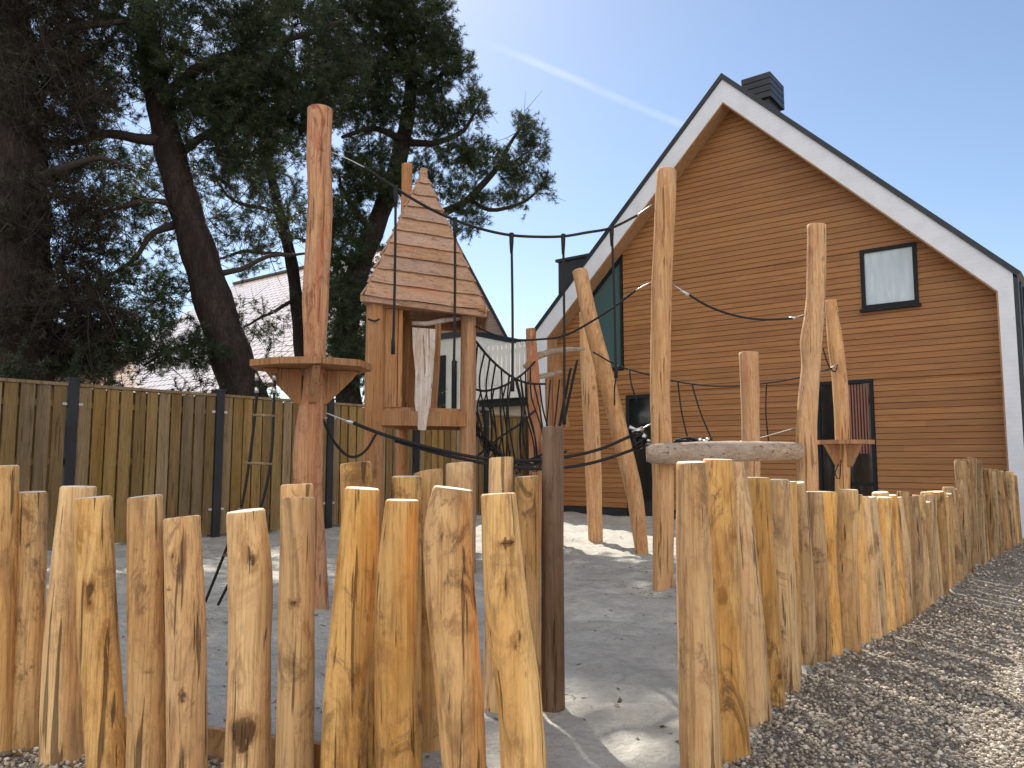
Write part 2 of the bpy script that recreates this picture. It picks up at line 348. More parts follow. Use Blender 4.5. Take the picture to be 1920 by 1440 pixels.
class Geo:
    def __init__(s): s.v = []; s.f = []; s.mi = []; s.sm = []
    def add(s, vs, fs, mi=0, smooth=False):
        b = len(s.v); s.v += [tuple(x) for x in vs]
        for f in fs: s.f.append(tuple(i + b for i in f)); s.mi.append(mi); s.sm.append(smooth)
    def box(s, o, ex, ey, ez, mi=0):       # corner + three edge vectors
        o, ex, ey, ez = map(Vector, (o, ex, ey, ez))
        if ex.cross(ey).dot(ez) < 0: ex, ey = ey, ex
        c = [o, o + ex, o + ex + ey, o + ey]; c += [p + ez for p in c]
        s.add(c, [(3, 2, 1, 0), (4, 5, 6, 7), (0, 1, 5, 4), (1, 2, 6, 5), (2, 3, 7, 6), (3, 0, 4, 7)], mi)
    def beam(s, a, b, w, h, up=(0, 0, 1), mi=0):
        a, b = Vector(a), Vector(b); d = (b - a); side = d.cross(Vector(up)).normalized() * w; u2 = side.cross(d).normalized() * h
        s.box(a - side / 2 - u2 / 2, d, side, u2, mi)
    def prism(s, pts, ext, mi=0):          # planar polygon extruded
        n = len(pts); pts = [Vector(p) for p in pts]; ext = Vector(ext)
        nr = Vector((0, 0, 0))
        for i in range(n): nr += pts[i].cross(pts[(i + 1) % n])
        if nr.dot(ext) > 0: pts = pts[::-1]
        s.add(pts + [p + ext for p in pts], [tuple(range(n)), tuple(range(2 * n - 1, n - 1, -1))] + [((i + 1) % n, i, i + n, (i + 1) % n + n) for i in range(n)], mi)
    def tube(s, path, rad, sides=6, mi=0, caps=True):
        path = [Vector(p) for p in path]; n = len(path)
        if not isinstance(rad, (list, tuple)): rad = [rad] * n
        vs = []; prev = None
        for i, p in enumerate(path):
            t = (path[min(i + 1, n - 1)] - path[max(i - 1, 0)]).normalized()
            if prev is None: prev = t.orthogonal().normalized()
            x = (prev - t * prev.dot(t)).normalized(); prev = x; y = t.cross(x)
            for k in range(sides):
                a = 2 * math.pi * k / sides; vs.append(p + (x * math.cos(a) + y * math.sin(a)) * rad[i])
        fs = []
        for i in range(n - 1):
            for k in range(sides):
                a = i * sides + k; b = i * sides + (k + 1) % sides; fs.append((a, b, b + sides, a + sides))
        if caps: fs += [tuple(range(sides - 1, -1, -1)), tuple(range((n - 1) * sides, n * sides))]
        s.add(vs, fs, mi, True)
    def build(s, name, mats, parent=None, loc=None, uv=None):
        return mk(name, s.v, s.f, mats, parent, s.mi, s.sm, loc, uv=uv)

def spline(pts, step):
    """Catmull-Rom through tuples of any length"""
    P = [np.array(p, float) for p in pts]; P = [2 * P[0] - P[1]] + P + [2 * P[-1] - P[-2]]; out = []
    for i in range(1, len(P) - 2):
        seg = np.linalg.norm(P[i + 1][:3] - P[i][:3]); n = max(1, int(math.ceil(seg / step)))
        for k in range(n):
            t = k / n; a, b, c, d = P[i - 1], P[i], P[i + 1], P[i + 2]
            out.append(0.5 * ((2 * b) + (-a + c) * t + (2 * a - 5 * b + 4 * c - d) * t * t + (-a + 3 * b - 3 * c + d) * t ** 3))
    out.append(P[-2]); return out

def round_pole(name, pts, mats, seed, parent=None, lump=0.07, sides=20, step=0.04, knots=3, topcut=0.0, bevel=0.005, oval=0.06, loc=None, marks=()):
    """peeled log along pts (x,y,z,r): lumpy skin, knots, bevelled and slightly skew sawn ends"""
    rng = random.Random(seed); path = spline(pts, step); n = len(path); Lh = sum(np.linalg.norm(path[i + 1][:3] - path[i][:3]) for i in range(n - 1))
    kn = [(rng.uniform(0, 2 * math.pi), rng.uniform(0.12, 0.92) * Lh, rng.uniform(0.018, 0.036), rng.uniform(0.1, 1.0), rng.choice((.25, .45, .8))) for _ in range(knots)]
    kn = [(k[0] if rng.random() < 0.3 else rng.uniform(-2.6, -0.5), k[1], k[2], k[3], k[4]) for k in kn] + [(m_[0], m_[1] * Lh, *m_[2:]) for m_ in marks]
    vs = []; at = []; prev = None; s_acc = 0.0; oa = rng.uniform(0, 3.14)
    tilt = Vector((rng.uniform(-1, 1), rng.uniform(-1, 1), 0)) * topcut
    for i in range(n):
        p = Vector(path[i][:3]); r = path[i][3]
        if i: s_acc += (p - Vector(path[i - 1][:3])).length
        t = (Vector(path[min(i + 1, n - 1)][:3]) - Vector(path[max(i - 1, 0)][:3])).normalized()
        if prev is None: prev = Vector((1, 0, 0)) if abs(t.x) < 0.8 else Vector((0, 0, 1))
        x = (prev - t * prev.dot(t)).normalized(); prev = x; y = t.cross(x)
        rings = [(r, 0.0)]
        if i == n - 1: rings = [(r, -bevel), (r - bevel * 0.8, 0.0)]
        if i == 0: rings = [(r, 0.0)]
        for rr, dz in rings:
            for k in range(sides):
                a = 2 * math.pi * k / sides; dr = x * math.cos(a) + y * math.sin(a)
                q = Vector((math.cos(a) * 1.1, math.sin(a) * 1.1, s_acc * 3.2)) + Vector((seed * 3.17, seed * 1.3, 0))
                f = 1 + lump * mnoise.noise(q) + lump * 0.45 * mnoise.noise(q * 2.7) + 0.014 * mnoise.noise(Vector((q.x * 5, q.y * 5, q.z * 2))) + oval * math.cos(2 * (a - oa))
                kv = 0.0
                for (ka, kz, ks, amp, elg) in kn:
                    da = (a - ka + math.pi) % (2 * math.pi) - math.pi; d2 = (da * r) ** 2 + ((s_acc - kz) * elg) ** 2
                    g = math.exp(-d2 / (ks * ks)); kv += g * amp; f += g * 0.07 * amp
                pos = p + dr * rr * f + t * dz
                if i == n - 1: pos += t * (dr * rr).dot(tilt)
                vs.append(pos); at.append(min(1, kv))
    R = n + 1; fs = []; mi = []; sm = []
    for i in range(R - 1):
        for k in range(sides):
            a = i * sides + k; b = i * sides + (k + 1) % sides; fs.append((a, b, b + sides, a + sides)); mi.append(0); sm.append(True)
    fs.append(tuple(range((R - 1) * sides, R * sides))); mi.append(1); sm.append(False)
    fs.append(tuple(range(sides - 1, -1, -1))); mi.append(1); sm.append(False)
    if loc is None: loc = Vector((pts[0][0], pts[0][1], max(0, pts[0][2]))) if parent is None else None
    return mk(name, vs, fs, mats, parent, mi, sm, loc=loc, attr=at)

def px_pole(name, pxs, base=None, Y=None, Ytop=None, sink=0.06, **kw):
    """pxs bottom to top: (px, py, width_px); the foot stands on the ground point of the first entry unless Y is given"""
    if Y is None:
        g = G(pxs[0][0], pxs[0][1]); Y = g.y
    Yt = Ytop if Ytop is not None else Y
    y0, y1 = pxs[0][1], pxs[-1][1]; pts = []
    for (x, y, wd) in pxs:
        f = (y - y0) / (y1 - y0) if y1 != y0 else 0; yy = Y + (Yt - Y) * f
        p = PY(x, y, yy); pts.append((p.x, p.y, p.z, wd * .955 / 2 * yy / F))
    a = pts[0]; b = pts[1]
    if sink:
        k = (a[2] + sink) / max(1e-3, (b[2] - a[2])); pts[0] = (a[0], a[1], -sink, a[3]) if a[2] < 0.05 else a
    mats = kw.pop('mats', [STAKE, CAP])
    return round_pole(name, pts, mats, **kw)

# ------------------------------------------------------------------ directions of the place
A = Vector((0.6162, 0.7876, 0)); B = Vector((0.7876, -0.6162, 0)); UP = Vector((0, 0, 1))

# ------------------------------------------------------------------ ground
FENCE0 = Vector((-5.42, 8.32, 0))
row_pts = [(0.52, 2.40), (0.78, 2.79), (1.02, 3.19), (1.42, 3.81), (2.10, 4.52), (2.60, 5.10), (3.24, 5.91), (4.29, 7.30), (6.52, 9.99), (7.9, 11.75)]
sand_poly = [(-9.5, 5.9), (-1.9, 3.08), (-0.97, 2.70), (0.08, 2.32), (0.02, 1.2), (0.42, 1.2)] + row_pts + [(9, 14), (4, 22), (-9.5, 22)]
def inside(poly, x, y):
    c = False; n = len(poly); j = n - 1
    for i in range(n):
        xi, yi = poly[i]; xj, yj = poly[j]
        if (yi > y) != (yj > y) and x < (xj - xi) * (y - yi) / (yj - yi) + xi: c = not c
        j = i
    return c
def ground_sheets():
    step = 0.055; xs = np.arange(-9, 11, step); ys = np.arange(1.2, 16.5, step); nx, ny = len(xs), len(ys)
    Z = np.zeros((ny, nx)); ins = np.zeros((ny, nx), bool)
    for j, y in enumerate(ys):
        for i, x in enumerate(xs):
            ins[j, i] = inside(sand_poly, x, y)
            if ins[j, i]:
                Z[j, i] = 0.024 * mnoise.noise((x * 1.3, y * 1.3, 0)) + 0.030 * mnoise.noise((x * 4.2, y * 4.2, 3)) + 0.020 * mnoise.noise((x * 8.5, y * 8.5, 7)) - 0.004
            else:
                Z[j, i] = 0.012 * mnoise.noise((x * 1.1, y * 1.1, 5)) + 0.006 * mnoise.noise((x * 6, y * 6, 3)) - 0.012
    XX, YY = np.meshgrid(xs, ys); V = np.stack([XX, YY, Z], -1).reshape(-1, 3)
    for name, want, m_ in (('sand', True, SAND), ('gravel_path', False, GRAVEL)):
        fs = []
        for j in range(ny - 1):
            for i in range(nx - 1):
                if ins[j, i] == want: a = j * nx + i; fs.append((a, a + 1, a + nx + 1, a + nx))
        fa = np.array(fs); used = np.unique(fa); remap = -np.ones(len(V), int); remap[used] = np.arange(len(used))
        tag(mk(name, V[used], remap[fa].tolist(), m_, smooth=True), kind='structure')
    g = Geo(); g.add([(-400, -60, -0.05), (400, -60, -0.05), (400, 900, -0.05), (-400, 900, -0.05)], [(0, 1, 2, 3)])
    tag(g.build('ground', GRAVEL), kind='structure')
    g = Geo(); q = [FENCE0 + A * -20 - B * .2, FENCE0 + A * 14 - B * .2, FENCE0 + A * 60 - B * .2, FENCE0 + A * 60 - B * 90, FENCE0 + A * -20 - B * 90]
    g.add([(v.x, v.y, -.044) for v in q], [(0, 1, 2, 3, 4)]); tag(g.build('garden_soil', SOIL), kind='structure')
ground_sheets()

def pebbles():
    rng = np.random.default_rng(5)
    t = (1 + 5 ** .5) / 2
    iv = np.array([(-1, t, 0), (1, t, 0), (-1, -t, 0), (1, -t, 0), (0, -1, t), (0, 1, t), (0, -1, -t), (0, 1, -t), (t, 0, -1), (t, 0, 1), (-t, 0, -1), (-t, 0, 1)]) / 1.9
    fc = np.array([(0, 11, 5), (0, 5, 1), (0, 1, 7), (0, 7, 10), (0, 10, 11), (1, 5, 9), (5, 11, 4), (11, 10, 2), (10, 7, 6), (7, 1, 8), (3, 9, 4), (3, 4, 2), (3, 2, 6), (3, 6, 8), (3, 8, 9), (4, 9, 5), (2, 4, 11), (6, 2, 10), (8, 6, 7), (9, 8, 1)])
    pts = []
    def sow(x0, x1, y0, y1, dens, smin, smax):
        n = int((x1 - x0) * (y1 - y0) * dens); X = rng.uniform(x0, x1, n); Yv = rng.uniform(y0, y1, n); S = smin + (smax - smin) * rng.random(n) ** 1.8 * 1.5
        for x, y, s in zip(X, Yv, S):
            if x * 1450 / y > 1050 or x * 1450 / y < -1050: continue
            if inside(sand_poly, x, y) and rng.random() > 0.002: continue
            pts.append((x, y, s))
    sow(0.3, 3.2, 2.2, 3.6, 4200, 0.0035, 0.0085)
    sow(0.8, 4.2, 3.6, 5.5, 1500, 0.005, 0.010)
    sow(1.8, 7.5, 5.5, 11.0, 320, 0.007, 0.013)
    sow(-2.6, -0.4, 2.3, 3.4, 3800, 0.004, 0.009)
    P = np.array(pts); n = len(P)
    q = rng.normal(size=(n, 3, 3)); 
    sc = P[:, 2][:, None, None] * rng.uniform(0.65, 1.25, (n, 1, 3))
    rot = np.linalg.qr(q)[0]
    V = (iv[None] * (1 + 0.12 * rng.normal(size=(n, 12, 1)))) * sc
    V = np.einsum('nij,nkj->nki', rot, V); V[:, :, 2] *= 0.75
    V[:, :, 0] += P[:, 0][:, None]; V[:, :, 1] += P[:, 1][:, None]; V[:, :, 2] += (P[:, 2] * 0.25)[:, None] + rng.uniform(-0.004, 0.004, n)[:, None]
    Fc = (fc[None] + (np.arange(n) * 12)[:, None, None]).reshape(-1, 3)
    fast_mesh('pebbles', V.reshape(-1, 3), Fc, PEBBLE, kind='stuff', smooth=True)
def fast_mesh(name, V, T, mat, parent=None, kind=None, smooth=False, label=None, cat=None):
    me = bpy.data.meshes.new(name); V = np.asarray(V, np.float32); T = np.asarray(T, np.int32)
    if parent is not None: V = V - np.array(parent_world(parent), np.float32)
    me.vertices.add(len(V)); me.vertices.foreach_set('co', V.ravel()); me.loops.add(T.size); me.loops.foreach_set('vertex_index', T.ravel())
    me.polygons.add(len(T)); me.polygons.foreach_set('loop_start', np.arange(0, T.size, 3, dtype=np.int32)); me.polygons.foreach_set('loop_total', np.full(len(T), 3, np.int32))
    if smooth: me.polygons.foreach_set('use_smooth', np.ones(len(T), bool))
    me.update(calc_edges=True); me.validate(); me.materials.append(mat)
    o = bpy.data.objects.new(name, me); COL.objects.link(o)
    if parent is not None: o.parent = parent
    return tag(o, label, cat, None, kind)
pebbles()
def wood_chips():
    rng = np.random.default_rng(77); V = []; T = []
    spots = [(-1.35, 5.42, .5, 40), (1.19, 6.2, .5, 50), (.17, 3.32, .3, 22), (.7, 2.9, .3, 18), (1.0, 9.9, .5, 30), (.2, 5.0, 1.6, 60), (-1.4, 3.6, 1.2, 120), (1.6, 7.5, 2.0, 80), (-2.6, 9, 2.2, 80)]
    for cx, cy, rr, n in spots:
        for _ in range(n):
            x, y = cx + rng.normal() * rr * .6, cy + rng.normal() * rr * .6; a = rng.uniform(0, 6.28); l = rng.uniform(.006, .022); w_ = rng.uniform(.003, .007)
            z = .0 if not inside(sand_poly, x, y) else 0.024 * mnoise.noise((x * 1.3, y * 1.3, 0)) + 0.030 * mnoise.noise((x * 4.2, y * 4.2, 3)) + 0.020 * mnoise.noise((x * 8.5, y * 8.5, 7)) - 0.004
            d = np.array([math.cos(a), math.sin(a), rng.normal() * .2]) * l; e_ = np.array([-math.sin(a), math.cos(a), rng.normal() * .3]) * w_; c = np.array([x, y, z + .003]); u = np.array([0, 0, .003])
            b = len(V); V += [c - d - e_, c + d - e_, c + d * .8 + e_, c - d * .7 + e_, c + u * 1.2]; T += [(b, b + 1, b + 4), (b + 1, b + 2, b + 4), (b + 2, b + 3, b + 4), (b + 3, b, b + 4)]
    fast_mesh('wood_chips', V, T, plain('chip_wood', (.20, .13, .07), .9, var=.5, vs=30), kind='stuff')
wood_chips()

# ------------------------------------------------------------------ timber house
def timber_house():
    w0 = Vector((2.30, 14.04, 0))
    house = empty('timber_house', w0, 'steep gabled house clad in brown horizontal boards with white painted gable edge', 'house')
    def W(u, z, off=0.0): return w0 + B * u - A * off + UP * z      # off: metres towards the camera
    uc, ap, hw, ez = 1.90, 7.45, 3.96, 3.49
    PR = 0.36                                                        # how far the white gable edge stands proud
    ui0, ui1 = -1.78, 5.68; iap = ap - 0.40
    def lim(z):                                                      # inner width of the gable at a height
        h = iap - z; return max(ui0, uc - h), min(ui1, uc + h)
    openings = [(3.89, 4.66, 3.29, 4.20), (-0.24, 0.62, 0.0, 2.19), (3.15, 3.99, 0.0, 2.22)]
    g = Geo(); pitch = 0.090; z = 0.14; 
    k = 0
    while z < iap - 0.02:
        z1 = min(z + pitch - 0.006, iap - 0.001); zz = z1
        # split boards at opening edges
        cuts = [z, z1] + [c for o_ in openings for c in o_[2:] if z < c < z1] + [c for c in (2.66,) if z < c < z1]
        cuts = sorted(set(cuts))
        for ca, cb in zip(cuts[:-1], cuts[1:]):
            zm = (ca + cb) / 2; l0, r0 = lim(ca); l1, r1 = lim(cb)
            segs = [((l0, l1), (r0, r1))]; blocks = [(o_[0], o_[1]) for o_ in openings if o_[2] <= zm <= o_[3]]
            if 2.66 <= zm <= 4.93: blocks.append((-1.05, -0.27))
            for b0, b1 in sorted(blocks):
                new = []
                for (sa, sb), (ea, eb) in segs:
                    if b0 > min(sa, sb) and b0 < max(ea, eb) or b1 > min(sa, sb) and b1 < max(ea, eb):
                        if b0 > max(sa, sb): new.append(((sa, sb), (b0, b0)))
                        if b1 < min(ea, eb): new.append(((b1, b1), (ea, eb)))
                    else: new.append(((sa, sb), (ea, eb)))
                segs = new
            for (sa, sb), (ea, eb) in segs:
                if ea - sa < 0.02 and eb - sb < 0.02: continue
                p = [W(sa, ca, 0.030), W(ea, ca, 0.030), W(eb, cb, 0.020), W(sb, cb, 0.020)]; q = [W(sa, ca, 0), W(ea, ca, 0), W(eb, cb, 0), W(sb, cb, 0)]
                g.add(p + q, [(0, 1, 2, 3), (7, 6, 5, 4), (4, 5, 1, 0), (3, 2, 6, 7), (0, 3, 7, 4), (1, 5, 6, 2)])
        z += pitch; k += 1
    # boards use the house's own axes so the grain runs along them
    def local(o):
        o.rotation_euler = (0, 0, math.atan2(B.y, B.x)); R = o.rotation_euler.to_matrix().inverted()
        me = o.data
        for v in me.vertices: v.co = R @ v.co
        return o
    local(g.build('cladding', CLAD, house))
    # dark backing behind the boards, side walls, floor plinth
    dep = 9.0
    g = Geo(); g.prism([W(uc - hw + .1, 0, -0.004), W(uc + hw - .1, 0, -0.004), W(uc + hw - .1, ez, -0.004), W(uc, ap - .12, -0.004), W(uc - hw + .1, ez, -0.004)], A * dep)
    g.build('wall', plain('backing_board', (0.06, 0.032, 0.016), .9), house)
    g = Geo(); g.box(W(ui0, 0, 0.0), B * (-ui0 - 0.24), -A * 0.02, UP * 0.13); g.box(W(0.62, 0, 0), B * (3.15 - 0.62), -A * 0.02, UP * 0.13); g.box(W(3.99, 0, 0), B * (ui1 - 3.99), -A * 0.02, UP * 0.13)
    g.build('plinth', DARKM, house)
    # white gable edge: a ring of five pieces, butt jointed
    def piece(pts): 
        g_ = Geo(); g_.prism([W(u, zz, 0.0) for u, zz in pts], -A * PR); return g_
    t = 0.30
    L0, R0 = uc - hw, uc + hw
    kneeLi = (ui0, iap - (uc - ui0)); kneeRi = (ui1, iap - (ui1 - uc))
    ring = [[(L0, 0), (ui0, 0), kneeLi, (L0, ez)], [(L0, ez), kneeLi, (uc, iap), (uc, ap)], [(uc, ap), (uc, iap), kneeRi, (R0, ez)], [(R0, ez), kneeRi, (ui1, 0), (R0, 0)]]
    gg = Geo()
    for r_ in ring: gg.prism([W(u, zz, 0.0) for u, zz in r_], -A * PR)
    local(gg.build('gable_edge', WHITE, house))
    # timber lining on the inside of the edge
    gg = Geo(); e = 0.02
    def lin(p, q, nx, nz): gg.prism([W(p[0] + nx * .002, p[1] + nz * .002, .031), W(q[0] + nx * .002, q[1] + nz * .002, .031), W(q[0] + nx * e, q[1] + nz * e, .031), W(p[0] + nx * e, p[1] + nz * e, .031)], -A * (PR - 0.031 - 0.004))
    s2 = math.sqrt(.5)
    lin((ui0, 0.0), kneeLi, 1, 0); lin(kneeLi, (uc, iap), s2, -s2); lin((uc, iap), kneeRi, -s2, -s2); lin((ui1, 0.0), kneeRi, -1, 0)
    gg.build('lining', LINING, house)
    # roof: dark sheet with a thick verge
    gg = Geo(); th = 0.075; o2 = th * 1.4142
    ov = PR + 0.03
    gg.prism([W(L0 - .05, ez - .05 + .003, ov), W(uc, ap + .003, ov), W(uc, ap + o2, ov), W(L0 - .05 - .05, ez + .0, ov)], A * (dep + ov))
    gg.prism([W(R0 + .05, ez - .05 + .003, ov), W(uc, ap + .003, ov), W(uc, ap + o2, ov), W(R0 + .05 + .05, ez + .0, ov)], A * (dep + ov))
    roof = gg.build('roof', DARKM, house)
    # dark side cladding standing proud on the right, vertical seams
    gg = Geo(); gg.box(W(R0 + 0.003, 0, PR), B * 0.05, A * (dep + PR), UP * (ez - .06))
    kx = 0.2
    while kx < dep: gg.box(W(R0 + 0.054, 0, PR - kx), B * 0.02, A * 0.02, UP * (ez - .08)); kx += 0.42
    gg.box(W(L0 - 0.003, 0, PR), -B * 0.05, A * (dep + PR), UP * (ez - .06))
    gg.build('side_cladding', DARKM, house)
    # chimney
    gg = Geo(); cu, cd, cw = 1.76, 1.1, 0.42
    gg.box(W(cu, 5.9, -cd), B * cw, A * 0.62, UP * (7.86 - 5.9))
    ch = gg.build('chimney', DARKM, roof)
    gg = Geo()
    for i in range(4): gg.box(W(cu - .06, 7.60 + i * 0.120, -cd + .06), B * (cw + .12), A * 0.74, UP * 0.104); 
    gg.box(W(cu + .02, 7.60, -cd - .02), B * (cw - .04), A * 0.58, UP * 0.44)
    gg.build('chimney_cap', DARKM, ch)
    # dormer on the left slope
    gg = Geo(); dz = 5.35
    dz = 5.40; gg.box(W(-2.78, 4.0, -1.5), B * 2.2, A * 2.4, UP * (dz - 4.0)); gg.box(W(-2.83, dz + .002, -1.45), B * 2.3, A * 2.5, UP * 0.06)
    gg.build('dormer', DARKM, roof)
    # windows and doors
    def rect_frame(name, u0, u1, z0, z1, fw, out, glass, gname='pane', bottom=True, extra=None):
        g1 = Geo(); 
        g1.box(W(u0, z1 - fw, 0.0), B * (u1 - u0), -A * out, UP * fw)
        if bottom: g1.box(W(u0, z0, 0.0), B * (u1 - u0), -A * (out + .01), UP * fw)
        zb = z0 + (fw if bottom else 0)
        g1.box(W(u0, zb, 0.0), B * fw, -A * out, UP * (z1 - fw - zb)); g1.box(W(u1 - fw, zb, 0.0), B * fw, -A * out, UP * (z1 - fw - zb))
        if extra: extra(g1)
        fr = g1.build(name, FRAMEM, house)
        g2 = Geo(); g2.box(W(u0 + fw * .5, z0 + .005, 0.001), B * (u1 - u0 - fw), -A * 0.012, UP * (z1 - z0 - fw * .5)); g2.build(gname, glass, fr)
        return fr
    wf = rect_frame('window', 3.885, 4.665, 3.285, 4.205, 0.055, 0.05, BLIND)
    g2 = Geo(); g2.box(W(3.86, 3.24, 0.0), B * 0.83, -A * 0.09, UP * 0.042); g2.build('sill', FRAMEM, wf)
    dl = rect_frame('door', -0.235, 0.615, 0.0, 2.185, 0.07, 0.05, GLASS_D, bottom=False)
    def mul(g1): g1.box(W(3.55, 0.0, 0.001), B * 0.06, -A * 0.05, UP * 2.16); g1.box(W(3.61, .62, 0.001), B * 0.33, -A * .03, UP * .05)
    fd = rect_frame('french_door', 3.155, 3.985, 0.0, 2.215, 0.05, 0.055, GLASS_D, bottom=False, extra=mul)
    g2 = Geo()
    for i in range(7): g2.box(W(3.635 + i * 0.042, 1.10, 0.014), B * 0.022, -A * 0.008, UP * 1.05)
    g2.build('wood_reflection', plain('reflected_wood', (0.26, 0.10, 0.07), 0.5), fd)  # reflection of wood in the pane, built as reddish slats
    g2 = Geo(); p = W(3.53, 1.02, .07); g2.tube([p, p + B * 0.10], 0.012, 8); g2.tube([p, p + A * .03], .012, 8); g2.build('handle', STEEL, fd)
    # tall window whose head follows the roof slope
    g1 = Geo(); zz = lambda u: iap - (uc - u) - 0.03
    u0, u1, z0, fw = -1.04, -0.28, 2.67, 0.05
    g1.box(W(u0, z0, 0), B * (u1 - u0), -A * .055, UP * fw); g1.box(W(u1 - fw, z0 + fw, 0), B * fw, -A * .045, UP * (zz(u1 - fw) - z0 - fw - .07))
    g1.box(W(u0, z0 + fw, 0), B * fw, -A * .045, UP * (zz(u0) - z0 - fw - .02)); g1.prism([W(u0, zz(u0) - .08, 0), W(u1, zz(u1) - .08, 0), W(u1, zz(u1), 0), W(u0, zz(u0), 0)], -A * .05)
    tw = g1.build('slope_headed_window', FRAMEM, house)
    g2 = Geo(); g2.prism([W(u0 + .01, z0 + .02, .001), W(u1 - .01, z0 + .02, .001), W(u1 - .01, zz(u1) - .03, .001), W(u0 + .01, zz(u0) - .03, .001)], -A * .012); g2.build('pane', GLASS_T, tw)
timber_house()

# ------------------------------------------------------------------ board fence
def board_fence():
    fence = empty('board_fence', FENCE0, 'tall close boarded fence of upright green brown planks between dark posts', 'fence')
    rng = random.Random(3); H = 1.86; step = 1.83; s0 = -2.2
    def Pt(s, z=0.0, off=0.0): return FENCE0 + A * s + UP * z + B * off     # off: towards the camera side
    s_post = [0.62 + step * k for k in range(-2, 6)]
    for i, s in enumerate(s_post):
        g = Geo(); g.box(Pt(s - 0.055, 0, -0.05), A * 0.11, B * 0.13, UP * (H + 0.05)); g.box(Pt(s - .065, H + .05, -.06), A * .13, B * .15, UP * .025)
        g.build('post', DARKM, fence)
        if i == len(s_post) - 1: break
        g = Geo(); a, b = s + 0.06, s + step - 0.06; x = a + 0.004
        while x < b - 0.03:
            wd = min(rng.uniform(0.120, 0.142), b - x); 
            g.box(Pt(x, 0.03 + rng.uniform(0, .01), 0.028 + rng.uniform(0, .004)), A * wd, B * 0.02, UP * (H - 0.06 + rng.uniform(-.004, .004)))
            x += wd + rng.uniform(0.018, 0.034)
        x = a + 0.07
        while x < b - 0.08: g.box(Pt(x, 0.03, -0.022), A * min(0.14, b - x), B * 0.02, UP * (H - 0.07)); x += 0.157
        for zz in (0.25, 0.95, 1.6): g.box(Pt(a, zz, 0.0), A * (b - a), B * 0.026, UP * 0.07)
        o = g.build('board_panel', FENCE, fence); o.rotation_euler = (0, 0, 0)
        g = Geo(); g.box(Pt(a, H - 0.02, -0.035), A * (b - a), B * 0.10, UP * 0.035); g.build('top_rail', FENCE, fence)
        for zz in (.35, 1.62):
            for xx in (a, b - .05): g = Geo(); g.box(Pt(xx, zz, 0.054), A * .05, B * .006, UP * .03); g.build('bracket', STEEL, fence)
board_fence()

